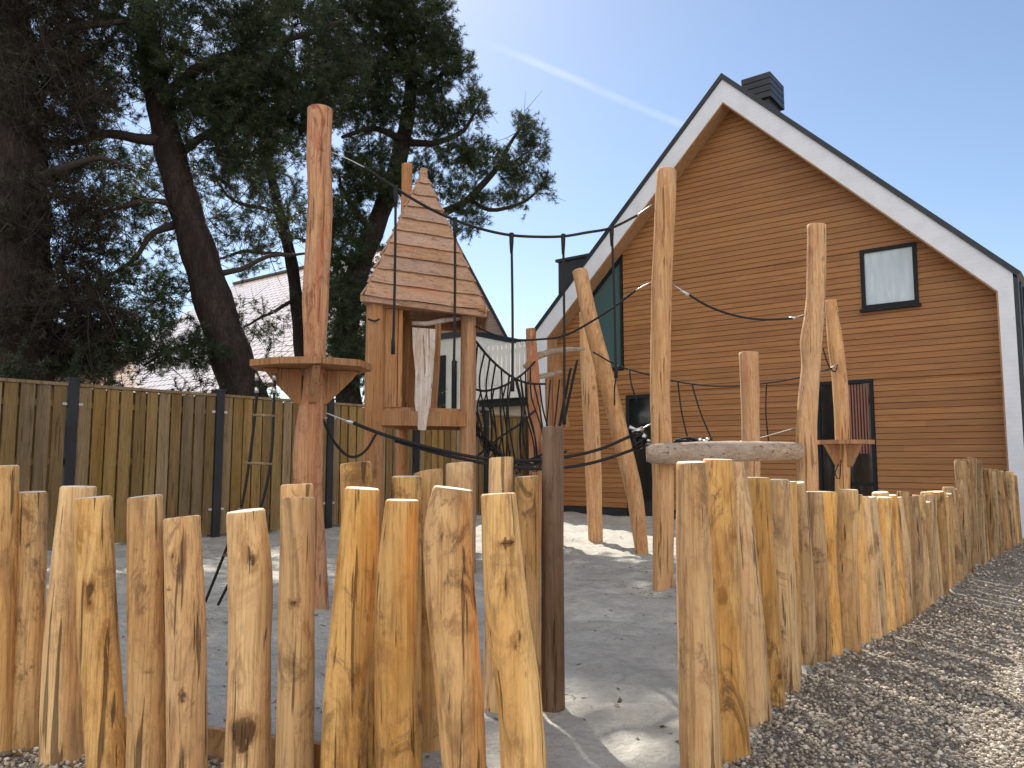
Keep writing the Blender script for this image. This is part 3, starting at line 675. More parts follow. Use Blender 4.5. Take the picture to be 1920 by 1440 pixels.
# ------------------------------------------------------------------ neighbouring houses beyond the fence
def neighbours():
    h = empty('tiled_house', (-9, 28, 0), 'neighbouring house with broad pale pinkish clay tiled roof behind the pines', 'house')
    EL, RL, R_, C = Vector((-17, 30, 4.25)), Vector((-12.9, 35.25, 9.1)), Vector((-2.05, 26.7, 9.0)), Vector((-0.12, 17.5, 3.95))
    def face(g, pts, th=0.12):
        n = (pts[1] - pts[0]).cross(pts[2] - pts[0]).normalized()
        if n.z < 0: n = -n
        g.prism(pts, -n * th)
    EL2 = EL + (EL - RL) * .32; EL3 = EL + B * 13.5 + (EL - RL) * .32
    R2 = Vector((-2.63, 27.2, 9.0)); C3 = C.lerp(EL3, .3)
    g = Geo(); face(g, [EL2, EL3, C3, R2, RL])
    n = (C - EL).cross(RL - EL).normalized(); ex = B; ey = n.cross(ex).normalized()
    uv = [((Vector(v) - EL).dot(ex), (Vector(v) - EL).dot(ey)) for v in g.v]
    g.build('roof', TILES, h, uv=uv)
    w1, w2, w3 = PY(826, 392, 19.6), PY(958, 642, 18.7), PY(694, 642, 20.5)
    wing = [Vector((w3.x, w3.y, 0)), Vector((w2.x, w2.y, 0)), w2, w1, w3]
    g = Geo(); g.prism(wing, A * 1.5 + Vector((-1.2, 1.0, 0))); uv = [((Vector(v) - w2).dot(B) + (Vector(v) - w2).dot(A), v[2]) for v in g.v]; g.build('gable_wall', BRICKP, h, uv=uv)
    back = A * 1.9 + Vector((-1.6, 1.3, 0)); g = Geo()
    for q in (w2 + (w2 - w1) * .03, w3 + (w3 - w1) * .03): g.prism([w1 - A * .12 + UP * .02, q - A * .12 + UP * .02, q - A * .12 + UP * .10, w1 - A * .12 + UP * .10], back)
    g.build('wing_roof', plain('dark_verge', (0.05, .04, .04), .8), h)
    g = Geo(); g.beam(R2 + UP * .05, RL + UP * .05, .16, .1); g.build('ridge_tiles', plain('dark_ridge', (0.09, .06, .05), .7), h)
    g = Geo(); e1 = EL + A * .4; e2 = EL + B * 13 + A * .4; g.box(Vector((e1.x, e1.y, 0)), e2 - e1 - UP * (e2 - e1).z, A * 6, UP * 2.6)
    uv = [((Vector(v) - EL).dot(B) + (Vector(v)).dot(A), v[2]) for v in g.v]; g.build('wall', BRICK, h, uv=uv)
    # skylight leaning in the tile surface
    # low white annex with roof terrace
    a = empty('white_annex', (-0.9, 16.5, 0), 'low white annex with slatted roof terrace railing beside the timber house', 'annex')
    O = Vector((-0.22, 16.0, 0)); P = lambda t, z, o=0.0: O + B * t + A * o + UP * z
    g = Geo(); g.box(P(-0.70, 2.28), B * 2.0, A * 3, UP * 0.27); g.build('fascia', OFFWHITE, a)
    g = Geo(); g.box(P(-0.70, 2.14, .1), B * 1.9, A * 2.9, UP * 0.13); g.build('soffit', FRAMEM, a)
    g = Geo(); g.box(P(-0.70, 0, .35), B * 1.9, A * 2.6, UP * 2.135); uv = [((Vector(v) - O).dot(B), v[2]) for v in g.v]; g.build('lower_wall', CREAM, a)
    x = -0.68; k = 0
    g = Geo(); g.box(P(-0.70, 3.30, .04), B * 1.9, A * .04, UP * .05); g.box(P(-0.70, 2.62, .04), B * 1.9, A * .04, UP * .05)
    while x < 1.1: g.box(P(x, 2.56, .0), B * 0.088, A * .025, UP * (.84 + .015 * (int(x * 8) % 2))); x += 0.118
    g.build('terrace_railing', OFFWHITE, a)
    g = Geo(); g.box(P(-0.94, 2.56, .0), B * .16, A * .1, UP * .85); g.build('timber_post', FENCE, a)
    g = Geo(); g.box(P(-2.9, 0, .2), B * 1.92, A * 3, UP * 3.72); g.build('upper_wall', OFFWHITE, a)
    g = Geo(); g.box(P(-1.98, 1.6, .16), B * .22, A * .035, UP * 1.75); wf = g.build('window', FRAMEM, a)
    g = Geo(); g.box(P(-1.55, 1.9, .16), B * .12, A * .035, UP * 1.3); g.build('window', FRAMEM, a)
    g = Geo(); g.box(P(-2.95, 3.725, .12), B * 2.0, A * 3.2, UP * .12); g.build('flat_roof', DARKM, a)
    # brick gable far left
    b = empty('brick_house', (-14.5, 27, 0), 'red brick gable with white bargeboard glimpsed between trunks at far left', 'house')
    p0, p1 = PY(95, 740, 27), PY(205, 648, 27); p2 = Vector((p0.x - 2.2, 27, p1.z))
    g = Geo(); g.prism([Vector((p2.x, 27, 0)), Vector((p1.x, 27, 0)), Vector((p1.x, 27, p1.z - .1)), Vector((p2.x, 27, p1.z - .1))], (0, 4, 0))
    uv = [(v[0] + v[1], v[2]) for v in g.v]; g.build('wall', BRICK, b, uv=uv)
    g = Geo(); g.beam(PY(140, 708, 26.9), p1 + Vector((.1, -.1, 0)), .12, .16); g.build('bargeboard', OFFWHITE, b)
neighbours()

# ------------------------------------------------------------------ pines
def rnd_unit(rng, n):
    v = rng.normal(size=(n, 3)); return v / np.linalg.norm(v, axis=1)[:, None]
def brushes(P, D, Ln, rad, per, rng, width=0.0082):
    """bottle-brush shoots: P base, D unit axis, needles as slim triangles"""
    n = len(P); t = rng.uniform(0.08, 1.0, (n, per)); base = P[:, None] + D[:, None] * (Ln[:, None, None] * t[..., None])
    rv = rng.normal(size=(n, per, 3)); rv -= D[:, None] * np.einsum('npk,nk->np', rv, D)[..., None]; rv /= np.linalg.norm(rv, axis=2)[..., None]
    nd = rv * 0.85 + D[:, None] * rng.uniform(0.35, 0.95, (n, per, 1)); nd /= np.linalg.norm(nd, axis=2)[..., None]
    ln = rad * rng.uniform(0.7, 1.2, (n, per, 1)); sd_ = np.cross(nd, rng.normal(size=(n, per, 3))); sd_ /= np.linalg.norm(sd_, axis=2)[..., None]
    v = np.stack([base - sd_ * width / 2, base + sd_ * width / 2, base + nd * ln], 2).reshape(-1, 3)
    return v, np.arange(len(v)).reshape(-1, 3)

def pine(name, label, trunk, limbs, blobs, seed, bare=0, needle=NEEDLE, tufts=6, per=40, base=None):
    rng = np.random.default_rng(seed); b0 = Vector(trunk[0][:3]); b0.z = 0
    root = empty(name, b0, label, 'tree', 'pines beyond the fence')
    g = Geo(); path = spline(trunk, 0.25)
    lump = []
    for i, p in enumerate(path): lump.append(p)
    g.tube([p[:3] for p in path], [p[3] * (1 + 0.06 * math.sin(i * 1.7)) for i, p in enumerate(path)], 16)
    g.build('trunk', BARK, root)
    nodes = [np.array(p[:3]) for p in path if p[2] > 3.2]
    gl = Geo()
    for lb in limbs:
        lp = spline(lb, 0.18); q = []
        for i, p in enumerate(lp):
            j = np.array([mnoise.noise((p[0] * 1.7 + seed, p[1], p[2] * 1.7)), 0, mnoise.noise((p[0] * 1.7, p[1] + seed, p[2] * 1.7 + 9))]) * 0.10 * min(1, i / 3)
            q.append(np.array([p[0] + j[0], p[1], p[2] + j[2]]))
        gl.tube(q, [max(.008, p[3]) for p in lp], 7); nodes += q
    C = []
    for (px, py, Y, rx, ry, rY, cnt) in blobs:
        c = np.array(PY(px, py, Y)); R = np.array([rx * Y / F, rY, ry * Y / F]); cnt = int(cnt * (1.35 if cnt > 60 else 1.15)); u = rnd_unit(rng, cnt) * rng.uniform(0.15, 1, (cnt, 1)) ** 0.45
        C.append(c + u * R)
    C = np.concatenate(C); Nn = np.array(nodes)
    d = np.array([np.min(np.linalg.norm(Nn - c, axis=1)) for c in C]); order = np.argsort(d); C = C[order]
    cap_ = len(Nn) + len(C); AN = np.empty((cap_, 3)); AN[:len(Nn)] = Nn; cost = np.zeros(cap_); na = len(Nn)
    dirs = np.empty_like(C)
    for i, c in enumerate(C):
        dd = np.linalg.norm(AN[:na] - c, axis=1) + 0.25 * cost[:na] + np.where(AN[:na, 2] > c[2] + .2, .35, 0); j = int(np.argmin(dd)); a = AN[j]
        dist_ = np.linalg.norm(c - a); mid = (a + c) / 2 + rng.normal(size=3) * 0.06 * dist_ - np.array([0, 0, 0.06 * dist_])
        r0 = min(0.03, 0.006 + 0.010 * dist_)
        pth = [a, a * .35 + mid * .65 + rng.normal(size=3) * .02, mid, c] if dist_ > .25 else [a, mid, c]
        gl.tube(pth, [r0, r0 * .8, r0 * .7, .004][:len(pth)] if len(pth) == 4 else [r0, r0 * .7, .004], 4, caps=False)
        AN[na] = c; cost[na] = cost[j] + dist_; na += 1
        dv = (c - a) / max(dist_, 1e-4) + np.array([0, 0, 0.45]); dirs[i] = dv / np.linalg.norm(dv)
    for _ in range(bare):
        a = AN[rng.integers(0, na)]; v = rng.normal(size=3); v[2] -= .1; v /= np.linalg.norm(v); ln = rng.uniform(.25, .8)
        p1 = a + v * ln * .5 + rng.normal(size=3) * .08; p2 = p1 + v * ln * .5 + rng.normal(size=3) * .14
        gl.tube([a, p1, p2], [.009, .006, .003], 3, caps=False)
        w_ = p1 + rng.normal(size=3) * .22; gl.tube([p1, w_], [.005, .002], 3, caps=False)
    gl.build('branches', TWIG, root)
    P = []; D = []; 
    for k in range(tufts):
        o_ = rng.normal(size=C.shape) * 0.5 + dirs; o_ /= np.linalg.norm(o_, axis=1)[:, None]
        P.append(C + rng.normal(size=C.shape) * 0.045 + o_ * .02); D.append(o_)
    P = np.concatenate(P); D = np.concatenate(D); v, t = brushes(P, D, rng.uniform(.11, .21, len(P)), .082, per, rng)
    fast_mesh('crown', v, t, needle, root)
    return root

def trunk_px(lst, Y, Yt=None):
    out = []; n = len(lst)
    for i, (x, y, wd) in enumerate(lst):
        yy = Y + ((Yt or Y) - Y) * i / (n - 1); p = PY(x, y, yy); out.append((p.x, p.y, p.z, wd / 2 * yy / F))
    return out
def with_foot(tr):
    a = tr[0]; return [(a[0] + .05, a[1], -0.1, a[3] * 1.25)] + tr

pine('pine_tree', 'tall leaning pine with thick bare dark trunk just behind the board fence',
     with_foot(trunk_px([(468, 790, 84), (440, 690, 78), (405, 580, 72), (375, 480, 66), (345, 380, 60), (318, 280, 56), (298, 180, 50), (275, 60, 44), (258, -60, 38), (245, -200, 22), (240, -300, 8)], 11.8, 12.4)),
     [trunk_px([(308, 262, 26), (250, 262, 20), (190, 252, 17), (120, 268, 12), (60, 250, 6)], 12.0, 11.6),
      trunk_px([(335, 385, 14), (280, 378, 11), (210, 395, 9), (140, 420, 5)], 12.0, 11.2),
      trunk_px([(330, 420, 18), (290, 440, 12), (265, 480, 9), (200, 520, 5)], 12.0, 11.6),
      trunk_px([(300, 180, 24), (380, 130, 20), (470, 90, 15), (560, 70, 9), (640, 40, 5)], 12.2, 11.2),
      trunk_px([(320, 300, 18), (400, 250, 15), (490, 215, 11), (560, 190, 6)], 12.1, 12.8),
      trunk_px([(275, 60, 24), (180, 20, 18), (90, -20, 12), (20, -10, 6)], 12.3, 11.4),
      trunk_px([(250, -150, 24), (400, -240, 18), (560, -230, 8)], 12.3, 10.8),
      trunk_px([(250, -150, 20), (100, -200, 14), (0, -200, 8)], 12.3, 11.0),
      trunk_px([(390, 520, 14), (450, 500, 10), (520, 478, 7), (590, 470, 4)], 11.9, 12.6),
      trunk_px([(425, 630, 10), (350, 650, 8), (270, 690, 5)], 11.8, 11.4)],
     [(170, 90, 12.0, 170, 130, 1.3, 230), (400, 100, 12.0, 150, 130, 1.4, 270), (560, 120, 12.0, 130, 120, 1.3, 250), (450, 270, 12.3, 120, 90, 1.0, 130),
      (180, 350, 11.9, 130, 70, 1.0, 80), (500, 200, 12.3, 130, 80, 1.2, 120), (270, 420, 12.4, 110, 60, .9, 35), (480, 420, 12.6, 90, 70, .8, 30), (230, 560, 11.8, 140, 90, .9, 110), (250, 655, 11.5, 190, 45, .7, 130), (120, 665, 11.2, 90, 45, .5, 70),
      (120, 200, 11.7, 120, 90, 1.1, 110), (250, -150, 12.2, 420, 130, 2.0, 220), (520, -90, 11.8, 180, 90, 1.5, 150), (370, 200, 12.5, 60, 80, .8, 40)],
     11, bare=900, tufts=6)
pine('pine_tree', 'broad pine trunk at left edge of view, thick and shaded above fence',
     with_foot(trunk_px([(20, 760, 150), (25, 600, 132), (28, 420, 120), (18, 220, 112), (5, 40, 100), (-10, -200, 70), (-20, -330, 30)], 10.6, 10.9)),
     [trunk_px([(40, 350, 24), (110, 320, 18), (190, 300, 10), (250, 320, 5)], 10.6, 10.9),
      trunk_px([(40, 560, 20), (110, 590, 13), (200, 570, 8), (270, 600, 4)], 10.6, 11.0),
      trunk_px([(20, 120, 26), (120, 60, 18), (230, 40, 10)], 10.6, 11.1)],
     [(100, 420, 10.8, 90, 110, .9, 80), (110, 600, 10.8, 120, 90, .9, 110), (80, 180, 10.8, 120, 130, .9, 110), (60, 20, 10.8, 140, 90, 1.2, 120), (150, 480, 11.3, 110, 110, .8, 50),
      (0, -180, 10.8, 260, 120, 1.6, 110)],
     12, bare=1500, needle=NEEDLE_B, tufts=5)
pine('pine_tree', 'spreading pine behind the play tower, its dark green crown reaching into the sky',
     with_foot(trunk_px([(655, 780, 50), (648, 640, 46), (668, 520, 42), (706, 420, 38), (742, 320, 33), (764, 220, 28), (772, 120, 22), (765, 20, 16), (760, -160, 8)], 14.2, 14.6)),
     [trunk_px([(735, 335, 22), (790, 400, 19), (850, 392, 16), (905, 345, 13), (945, 285, 9), (972, 240, 5)], 14.3, 13.6),
      trunk_px([(880, 375, 9), (930, 392, 8), (985, 378, 6), (1028, 346, 3.5)], 13.9, 13.4),
      trunk_px([(925, 315, 6), (960, 300, 4), (1000, 280, 3)], 13.7, 13.4),
      trunk_px([(762, 268, 16), (820, 262, 12), (865, 240, 9), (895, 205, 5), (905, 180, 3)], 14.4, 13.8),
      trunk_px([(770, 180, 14), (820, 140, 10), (860, 100, 6), (838, 50, 4)], 14.4, 13.9),
      trunk_px([(772, 120, 12), (700, 60, 9), (640, 10, 5)], 14.4, 14.4), trunk_px([(755, 260, 14), (690, 240, 11), (640, 260, 6)], 14.3, 14.0),
      trunk_px([(700, 430, 14), (655, 380, 10), (640, 330, 5)], 14.2, 14.0), trunk_px([(675, 510, 12), (620, 470, 9), (560, 450, 5)], 14.2, 14.6)],
     [(770, 60, 14.2, 85, 75, 1.1, 190), (690, 60, 14.2, 90, 90, 1.1, 200), (660, 180, 14.3, 90, 80, 1.1, 170), (770, 165, 14.2, 75, 55, 1.0, 100), (835, 115, 14.0, 35, 55, .6, 50),
      (832, 40, 14.0, 18, 35, .4, 16), (862, 110, 13.9, 22, 22, .3, 12), (890, 200, 13.9, 22, 40, .4, 26), (840, 225, 14.0, 40, 24, .5, 28), (985, 245, 13.6, 22, 24, .3, 15), (1005, 275, 13.5, 24, 22, .3, 15),
      (965, 320, 13.6, 40, 28, .4, 34), (905, 300, 13.8, 45, 30, .5, 34), (860, 290, 13.9, 50, 28, .5, 34), (1015, 350, 13.4, 20, 16, .25, 10), (960, 375, 13.5, 35, 16, .35, 16), (870, 370, 13.8, 60, 28, .5, 38),
      (880, 420, 13.8, 35, 22, .4, 14), (690, 330, 14.0, 80, 60, .9, 130), (650, 450, 14.2, 60, 90, .9, 140), (660, 600, 14.2, 45, 90, .8, 130), (790, 330, 14.2, 40, 30, .5, 24), (770, 250, 14.4, 80, 30, .8, 50),
      (700, -80, 14.2, 170, 70, 1.5, 170), (650, 690, 14.0, 60, 50, .6, 60)],
     13, bare=120, tufts=6)
pine('pine_tree', 'slender pine far behind the tall platform pole, thin crooked trunk and open boughs',
     with_foot(trunk_px([(570, 760, 28), (563, 640, 26), (548, 500, 23), (522, 390, 20), (500, 290, 15), (480, 180, 10), (470, 60, 6)], 16.5, 17.0)),
     [trunk_px([(545, 480, 9), (480, 470, 7), (400, 490, 4)], 16.5, 16.2), trunk_px([(525, 400, 9), (450, 380, 7), (400, 340, 4)], 16.6, 16.9), trunk_px([(555, 560, 8), (500, 590, 6), (440, 620, 3)], 16.5, 16.0),
      trunk_px([(558, 600, 8), (610, 560, 6), (650, 540, 3)], 16.5, 16.9)],
     [(450, 470, 16.4, 80, 50, .8, 40), (430, 350, 16.8, 90, 60, .9, 60), (500, 270, 16.8, 100, 70, 1, 110), (600, 560, 16.6, 50, 60, .7, 40), (470, 610, 16.0, 70, 40, .7, 24), (560, 400, 16.6, 60, 60, .7, 50), (300, 330, 16.6, 90, 60, 1, 60)],
     14, bare=420, tufts=5)

def hedge():
    rng = np.random.default_rng(8); pts = []
    for i in range(1500):
        s = rng.uniform(-3.0, 7.4); o_ = rng.uniform(.5, 1.5); hgt = 2.15 + .28 * math.sin(s * 2.1) + .2 * math.sin(s * 5.3 + 1)
        p = FENCE0 + A * s - B * o_; pts.append((p.x, p.y, rng.uniform(.9, max(1.0, hgt * rng.uniform(.85, 1.03)))))
    P = np.array(pts); D = rnd_unit(rng, len(P)); D[:, 2] = abs(D[:, 2]) + .3; D /= np.linalg.norm(D, axis=1)[:, None]
    v, t = brushes(P, D, rng.uniform(.15, .3, len(P)), .08, 44, rng, width=.012)
    root = empty('hedge', FENCE0 - B * 1.0 + A * 2, 'dark ragged hedge along the back of the board fence', 'hedge')
    fast_mesh('foliage', v, t, LEAF, root)
    g = Geo()
    for i in range(24):
        p = FENCE0 + A * (-3 + i * .44) - B * 1.0; g.tube([p, p + Vector((rng.normal() * .05, 0, 1.0)), p + Vector((rng.normal() * .15, rng.normal() * .1, 1.9))], [.03, .02, .008], 5)
    g.build('stems', TWIG, root)
hedge()

# ------------------------------------------------------------------ palisade stakes
GR_F = 'stakes of the front palisade'; GR_S = 'stakes of the second palisade behind'; GR_R = 'stakes of the right hand palisade'
front = [  # label, pixels bottom to top, knots
 ('tall stake cut off by the left edge of the photo, front row', [(-10, 1408, 62), (0, 1150, 56), (4, 873, 54)], 4, STAKE),
 ('stake with a dark stained top, second from the left in front row', [(46, 1396, 62), (55, 1150, 58), (60, 922, 54)], 5, STAKE_D),
 ('pale stake leaning right, half hidden behind the third front stake', [(118, 1420, 76), (125, 1200, 74), (148, 912, 62)], 3, STAKE),
 ('stake leaning left with big dark knot at mid height, front row', [(208, 1452, 66), (185, 1200, 68), (174, 932, 62)], 4, STAKE),
 ('straight smooth orange stake standing free, fifth in the front row', [(277, 1466, 68), (274, 1150, 64), (272, 930, 61)], 2, STAKE),
 ('shortest front stake with a small teardrop mark near its top', [(353, 1482, 70), (349, 1200, 70), (341, 969, 65)], 2, STAKE),
 ('bulging stake with dark heart shaped knot low down, frayed left edge', [(463, 1512, 86), (468, 1250, 76), (470, 1080, 80), (461, 957, 70)], 5, STAKE),
 ('straight stake with a dark star knot and bright sawn top', [(552, 1528, 74), (556, 1200, 70), (559, 932, 65)], 3, STAKE),
 ('thick curved honey coloured stake widening towards its foot', [(645, 1552, 92), (650, 1300, 84), (668, 1090, 78), (679, 915, 67)], 3, STAKE),
 ('greyish stake with a bright white top, wavy and cracked', [(756, 1574, 86), (742, 1300, 78), (742, 1100, 74), (755, 937, 62)], 4, STAKE),
 ('crooked orange stake with hump on left and dark oval scar', [(884, 1600, 76), (864, 1330, 84), (845, 1120, 90), (838, 1000, 86), (850, 915, 75)], 4, STAKE),
 ('last front stake before the opening, leaning left with black slit near top', [(995, 1622, 92), (975, 1330, 88), (950, 1130, 86), (934, 925, 72)], 4, STAKE)]
MARKS = {1: [(-1.3, .90, .034, .85, .5), (-1.2, .80, .02, .8, .6)], 3: [(-1.35, .70, .030, 1, .75), (-1.5, .64, .016, .8, .5)], 5: [(-1.7, .87, .013, 1, .45), (-2.1, .75, .009, 1, 1.2), (-1.95, .757, .009, 1, 1.2)],
         6: [(-1.75, .33, .028, 1, .7), (-1.15, .33, .028, 1, .7), (-1.45, .28, .028, 1, .6), (-1.6, .88, .03, .5, .4)], 7: [(-1.5, .69, .022, 1, .9), (-1.3, .86, .018, .7, .3)], 9: [(-1.2, .62, .012, .8, .5)],
         10: [(-1.75, .87, .026, .9, .4), (-1.6, .66, .03, .6, .6)], 11: [(a_ / 10, .885 - (a_ + 20) * .0012, .0075, 1.3, 1.4) for a_ in range(-21, -9)] + [(-1.4, .62, .018, .9, .5), (-1.1, .55, .014, .8, .6)]}
for i, (lab, px_, kn, m_) in enumerate(front):
    o = px_pole('palisade_stake', px_, mats=[m_, CAP], seed=100 + i, knots=max(1, kn - 2), lump=.055, step=.018, sides=40, topcut=.06, marks=MARKS.get(i, ()))
    tag(o, lab, 'stake', GR_F)
second = [
 ('stake top peeping over the straight star knotted front stake', [(548, 1462, 66), (556, 1150, 66), (556, 908, 65)], 2, STAKE),
 ('grey topped stake behind the thick curved honey coloured stake', [(690, 1452, 66), (676, 1150, 66), (667, 868, 64)], 3, STAKE_D),
 ('greyish stake behind the white topped front stake', [(764, 1440, 62), (762, 1150, 62), (762, 893, 62)], 2, STAKE_D),
 ('stake with splintered slanting top and dark bark near its foot', [(808, 1405, 58), (805, 1150, 58), (803, 884, 56)], 5, STAKE_D),
 ('dim stake behind the hump backed crooked front stake', [(852, 1375, 50), (858, 1100, 50), (862, 868, 50)], 2, STAKE_D),
 ('slim pale stake rising above the last front stake, spotted face', [(925, 1318, 46), (934, 1100, 47), (940, 858, 48)], 4, STAKE),
 ('brown stake squeezed between the slim spotted stake and dark post', [(992, 1330, 46), (990, 1100, 46), (988, 893, 44)], 2, STAKE_D)]
for i, (lab, px_, kn, m_) in enumerate(second):
    tag(px_pole('palisade_stake', px_, mats=[m_, CAPG], seed=130 + i, knots=kn, topcut=.16 if i == 3 else .08), lab, 'stake', GR_S)
tag(px_pole('gate_post', [(1037, 1320, 48), (1036, 1060, 46), (1037, 800, 44)], mats=[DARKPOST, DARKPOST], seed=150, knots=1, lump=.03), 'dark brown weathered post on the left of the palisade opening', 'post')

def ordinal(n):
    ones = ['', 'first', 'second', 'third', 'fourth', 'fifth', 'sixth', 'seventh', 'eighth', 'ninth', 'tenth', 'eleventh', 'twelfth', 'thirteenth', 'fourteenth', 'fifteenth', 'sixteenth', 'seventeenth', 'eighteenth', 'nineteenth']
    tens = {2: 'twent', 3: 'thirt', 4: 'fort', 5: 'fift', 6: 'sixt', 7: 'sevent', 8: 'eight'}
    if n < 20: return ones[n]
    return tens[n // 10] + ('ieth' if n % 10 == 0 else 'y-' + ones[n % 10])
def right_row():
    rng = random.Random(21)
    near = [('thickest stake at the right side of the opening, tall and spotted', [(1318, 1500, 88), (1306, 1200, 76), (1296, 866, 62)], 5, STAKE),
            ('tall cracked stake second from the opening, dark scarred near top', [(1366, 1412, 80), (1352, 1150, 76), (1346, 861, 58)], 5, STAKE),
            ('stake leaning away left, third from the opening in right row', [(1416, 1345, 62), (1398, 1120, 56), (1378, 866, 36)], 2, STAKE),
            ('shorter flat topped stake with dark stained head, fourth from opening', [(1448, 1316, 52), (1432, 1100, 52), (1421, 895, 46)], 5, STAKE_D),
            ('greyish smooth flat topped stake, fifth from the opening', [(1478, 1290, 44), (1468, 1100, 42), (1461, 899, 38)], 2, STAKE_D)]
    for i, (lab, px_, kn, m_) in enumerate(near):
        tag(px_pole('palisade_stake', px_, mats=[m_, CAP], seed=160 + i, knots=kn, lump=.07, step=.03, sides=24, topcut=.06), lab, 'stake', GR_R)
    # the rest march along the path edge
    P = [Vector((*p, 0)) for p in row_pts]; i = 0; start = G(1500, 1272)
    dense = [Vector(q[:3]) for q in spline([(p.x, p.y, 0) for p in P], .01)]
    k = min(range(len(dense)), key=lambda j: (dense[j] - start).length); n = 6
    prof = [(1490, 902), (1518, 905), (1520, 921), (1700, 926), (1760, 922), (1788, 915), (1790, 862), (1832, 866), (1836, 884), (1930, 886)]
    acc = 0; nxt = 0.0; j = k
    while j < len(dense) - 1 and n < 66:
        if acc >= nxt:
            c = dense[j]; r = rng.uniform(.046, .060) if n < 16 else rng.uniform(.040, .054); dv = (dense[min(j + 3, len(dense) - 1)] - dense[j - 3]).normalized(); nr = Vector((dv.y, -dv.x, 0))
            c = c - nr * (0.05 + rng.uniform(-.025, .025)); pxx = 960 + F * c.x / (c.y)
            ty = np.interp(pxx, [p[0] for p in prof], [p[1] for p in prof]) + rng.uniform(-7, 9)
            h = 1.0 - (ty - 863) / F * c.y
            if rng.random() < 0.10: h -= rng.uniform(.03, .09)
            lean = Vector((rng.gauss(0, .022), rng.gauss(0, .022), 0)); bow = Vector((rng.gauss(0, .010), rng.gauss(0, .010), 0)); top = c + lean
            pts = [(c.x, c.y, -.05, r * 1.12), (c.x + lean.x * .5 + bow.x, c.y + lean.y * .5 + bow.y, h * .5, r * 1.03), (top.x, top.y, h, r * .93)]
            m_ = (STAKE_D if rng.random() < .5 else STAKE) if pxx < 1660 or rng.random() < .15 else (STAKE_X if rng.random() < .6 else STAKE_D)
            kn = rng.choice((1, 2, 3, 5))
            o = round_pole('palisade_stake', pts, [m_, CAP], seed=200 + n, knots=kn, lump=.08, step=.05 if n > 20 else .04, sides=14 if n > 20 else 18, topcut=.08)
            look = ('taller dark sided' if 1788 < pxx < 1834 else 'short' if h < .86 else 'straight') + (' pale' if m_ is STAKE else ' streaky brown' if m_ is STAKE_D else ' dark brown')
            if pxx < 1930: tag(o, f'{look} stake in right hand row beside gravel, {ordinal(n)} from the opening', 'stake', GR_R)
            else: tag(o, 'weathered stake of right hand row running out of the frame past the house corner', 'stake', GR_R)
            n += 1; nxt = acc + r * 2 + rng.choice((.01, .02, .045, .065, .085))
        acc += (dense[j + 1] - dense[j]).length; j += 1
right_row()

# low edging board between the front stakes
g = Geo(); g.beam(Vector((-3.2, 3.52, 0.03)), Vector((-0.55, 2.58, 0.03)), 0.03, 0.12)
tag(g.build('edging_board', STAKE_D, loc=(-1.8, 3.0, 0)), 'low brown edging board holding back the sand behind the front stakes', 'edging board')

# ------------------------------------------------------------------ playground poles
P1 = G(590, 1136); P5 = G(1243, 1100)
tag(px_pole('play_pole', [(592, 1136, 50), (578, 930, 54), (580, 810, 52), (588, 720, 40), (591, 640, 42), (592, 545, 50), (600, 400, 46), (598, 300, 46), (600, 204, 48)], mats=[POLE_R, CAP], seed=301, knots=4, lump=.05),
    'tall reddish crooked pole that carries the round lookout platform', 'pole', 'tall peeled poles of the playground')
tag(px_pole('play_pole', [(1243, 1102, 42), (1243, 900, 44), (1238, 740, 42), (1240, 560, 42), (1246, 420, 43), (1250, 320, 42)], mats=[POLE, CAP], seed=302, knots=3, lump=.05),
    'tall straight pale pole in front of the timber house, left of the horizontal log', 'pole', 'tall peeled poles of the playground')
Y6 = 6.75
tag(px_pole('play_pole', [(1513, 985, 36), (1515, 900, 36), (1512, 800, 35), (1521, 690, 34), (1523, 640, 36), (1530, 550, 33), (1531, 422, 34)], Y=Y6, sink=0, mats=[POLE, CAP], seed=303, knots=3, lump=.06) if False else
    round_pole('play_pole', [(*[PY(1514, 1082, Y6)[q] for q in range(2)], -.06, .085), *[(*PY(x, y, Y6), wd / 2 * Y6 / F) for x, y, wd in ((1514, 900, 36), (1512, 800, 36), (1520, 690, 33), (1521, 640, 38), (1530, 550, 33), (1531, 422, 34))]], [POLE, CAP], 303, knots=3, lump=.06),
    'tall wavy pole at the right end of the horizontal log', 'pole', 'tall peeled poles of the playground')
Y7 = 8.6
tag(round_pole('play_pole', [(PY(1580, 1030, Y7).x, Y7, -.06, .08), *[(*PY(x, y, Y7), wd / 2 * Y7 / F) for x, y, wd in ((1580, 915, 26), (1580, 830, 26), (1575, 720, 27), (1566, 640, 27), (1557, 563, 20))]], [POLE, CAP], 304, knots=2, lump=.05),
    'leaning pole with a small wooden platform in front of the french door', 'pole', 'tall peeled poles of the playground')
Y8 = 7.4
tag(round_pole('play_pole', [(PY(1408, 1050, Y8).x, Y8, -.06, .085), *[(*PY(x, y, Y8), wd / 2 * Y8 / F) for x, y, wd in ((1408, 900, 34), (1407, 780, 33), (1404, 661, 37))]], [POLE, CAP], 305, knots=1, lump=.05),
    'shorter free standing pole behind the middle of the horizontal log', 'pole', 'tall peeled poles of the playground')
YB1 = 8.9
tag(round_pole('play_pole', [(PY(1006, 1020, YB1).x, YB1, -.06, .075), *[(*PY(x, y, YB1), wd / 2 * YB1 / F) for x, y, wd in ((1004, 850, 24), (1001, 740, 24), (995, 616, 18))]], [POLE_R, CAP], 306, knots=2, lump=.06),
    'thin pinkish pole at the far end of the rope net bridge', 'pole', 'tall peeled poles of the playground')
tag(px_pole('play_pole', [(1117, 1013, 27), (1113, 900, 30), (1108, 780, 31), (1102, 680, 29), (1097, 585, 22)], mats=[POLE, CAP], seed=307, knots=2, lump=.05),
    'upright pole crossed by the leaning log near the house wall', 'pole', 'tall peeled poles of the playground')
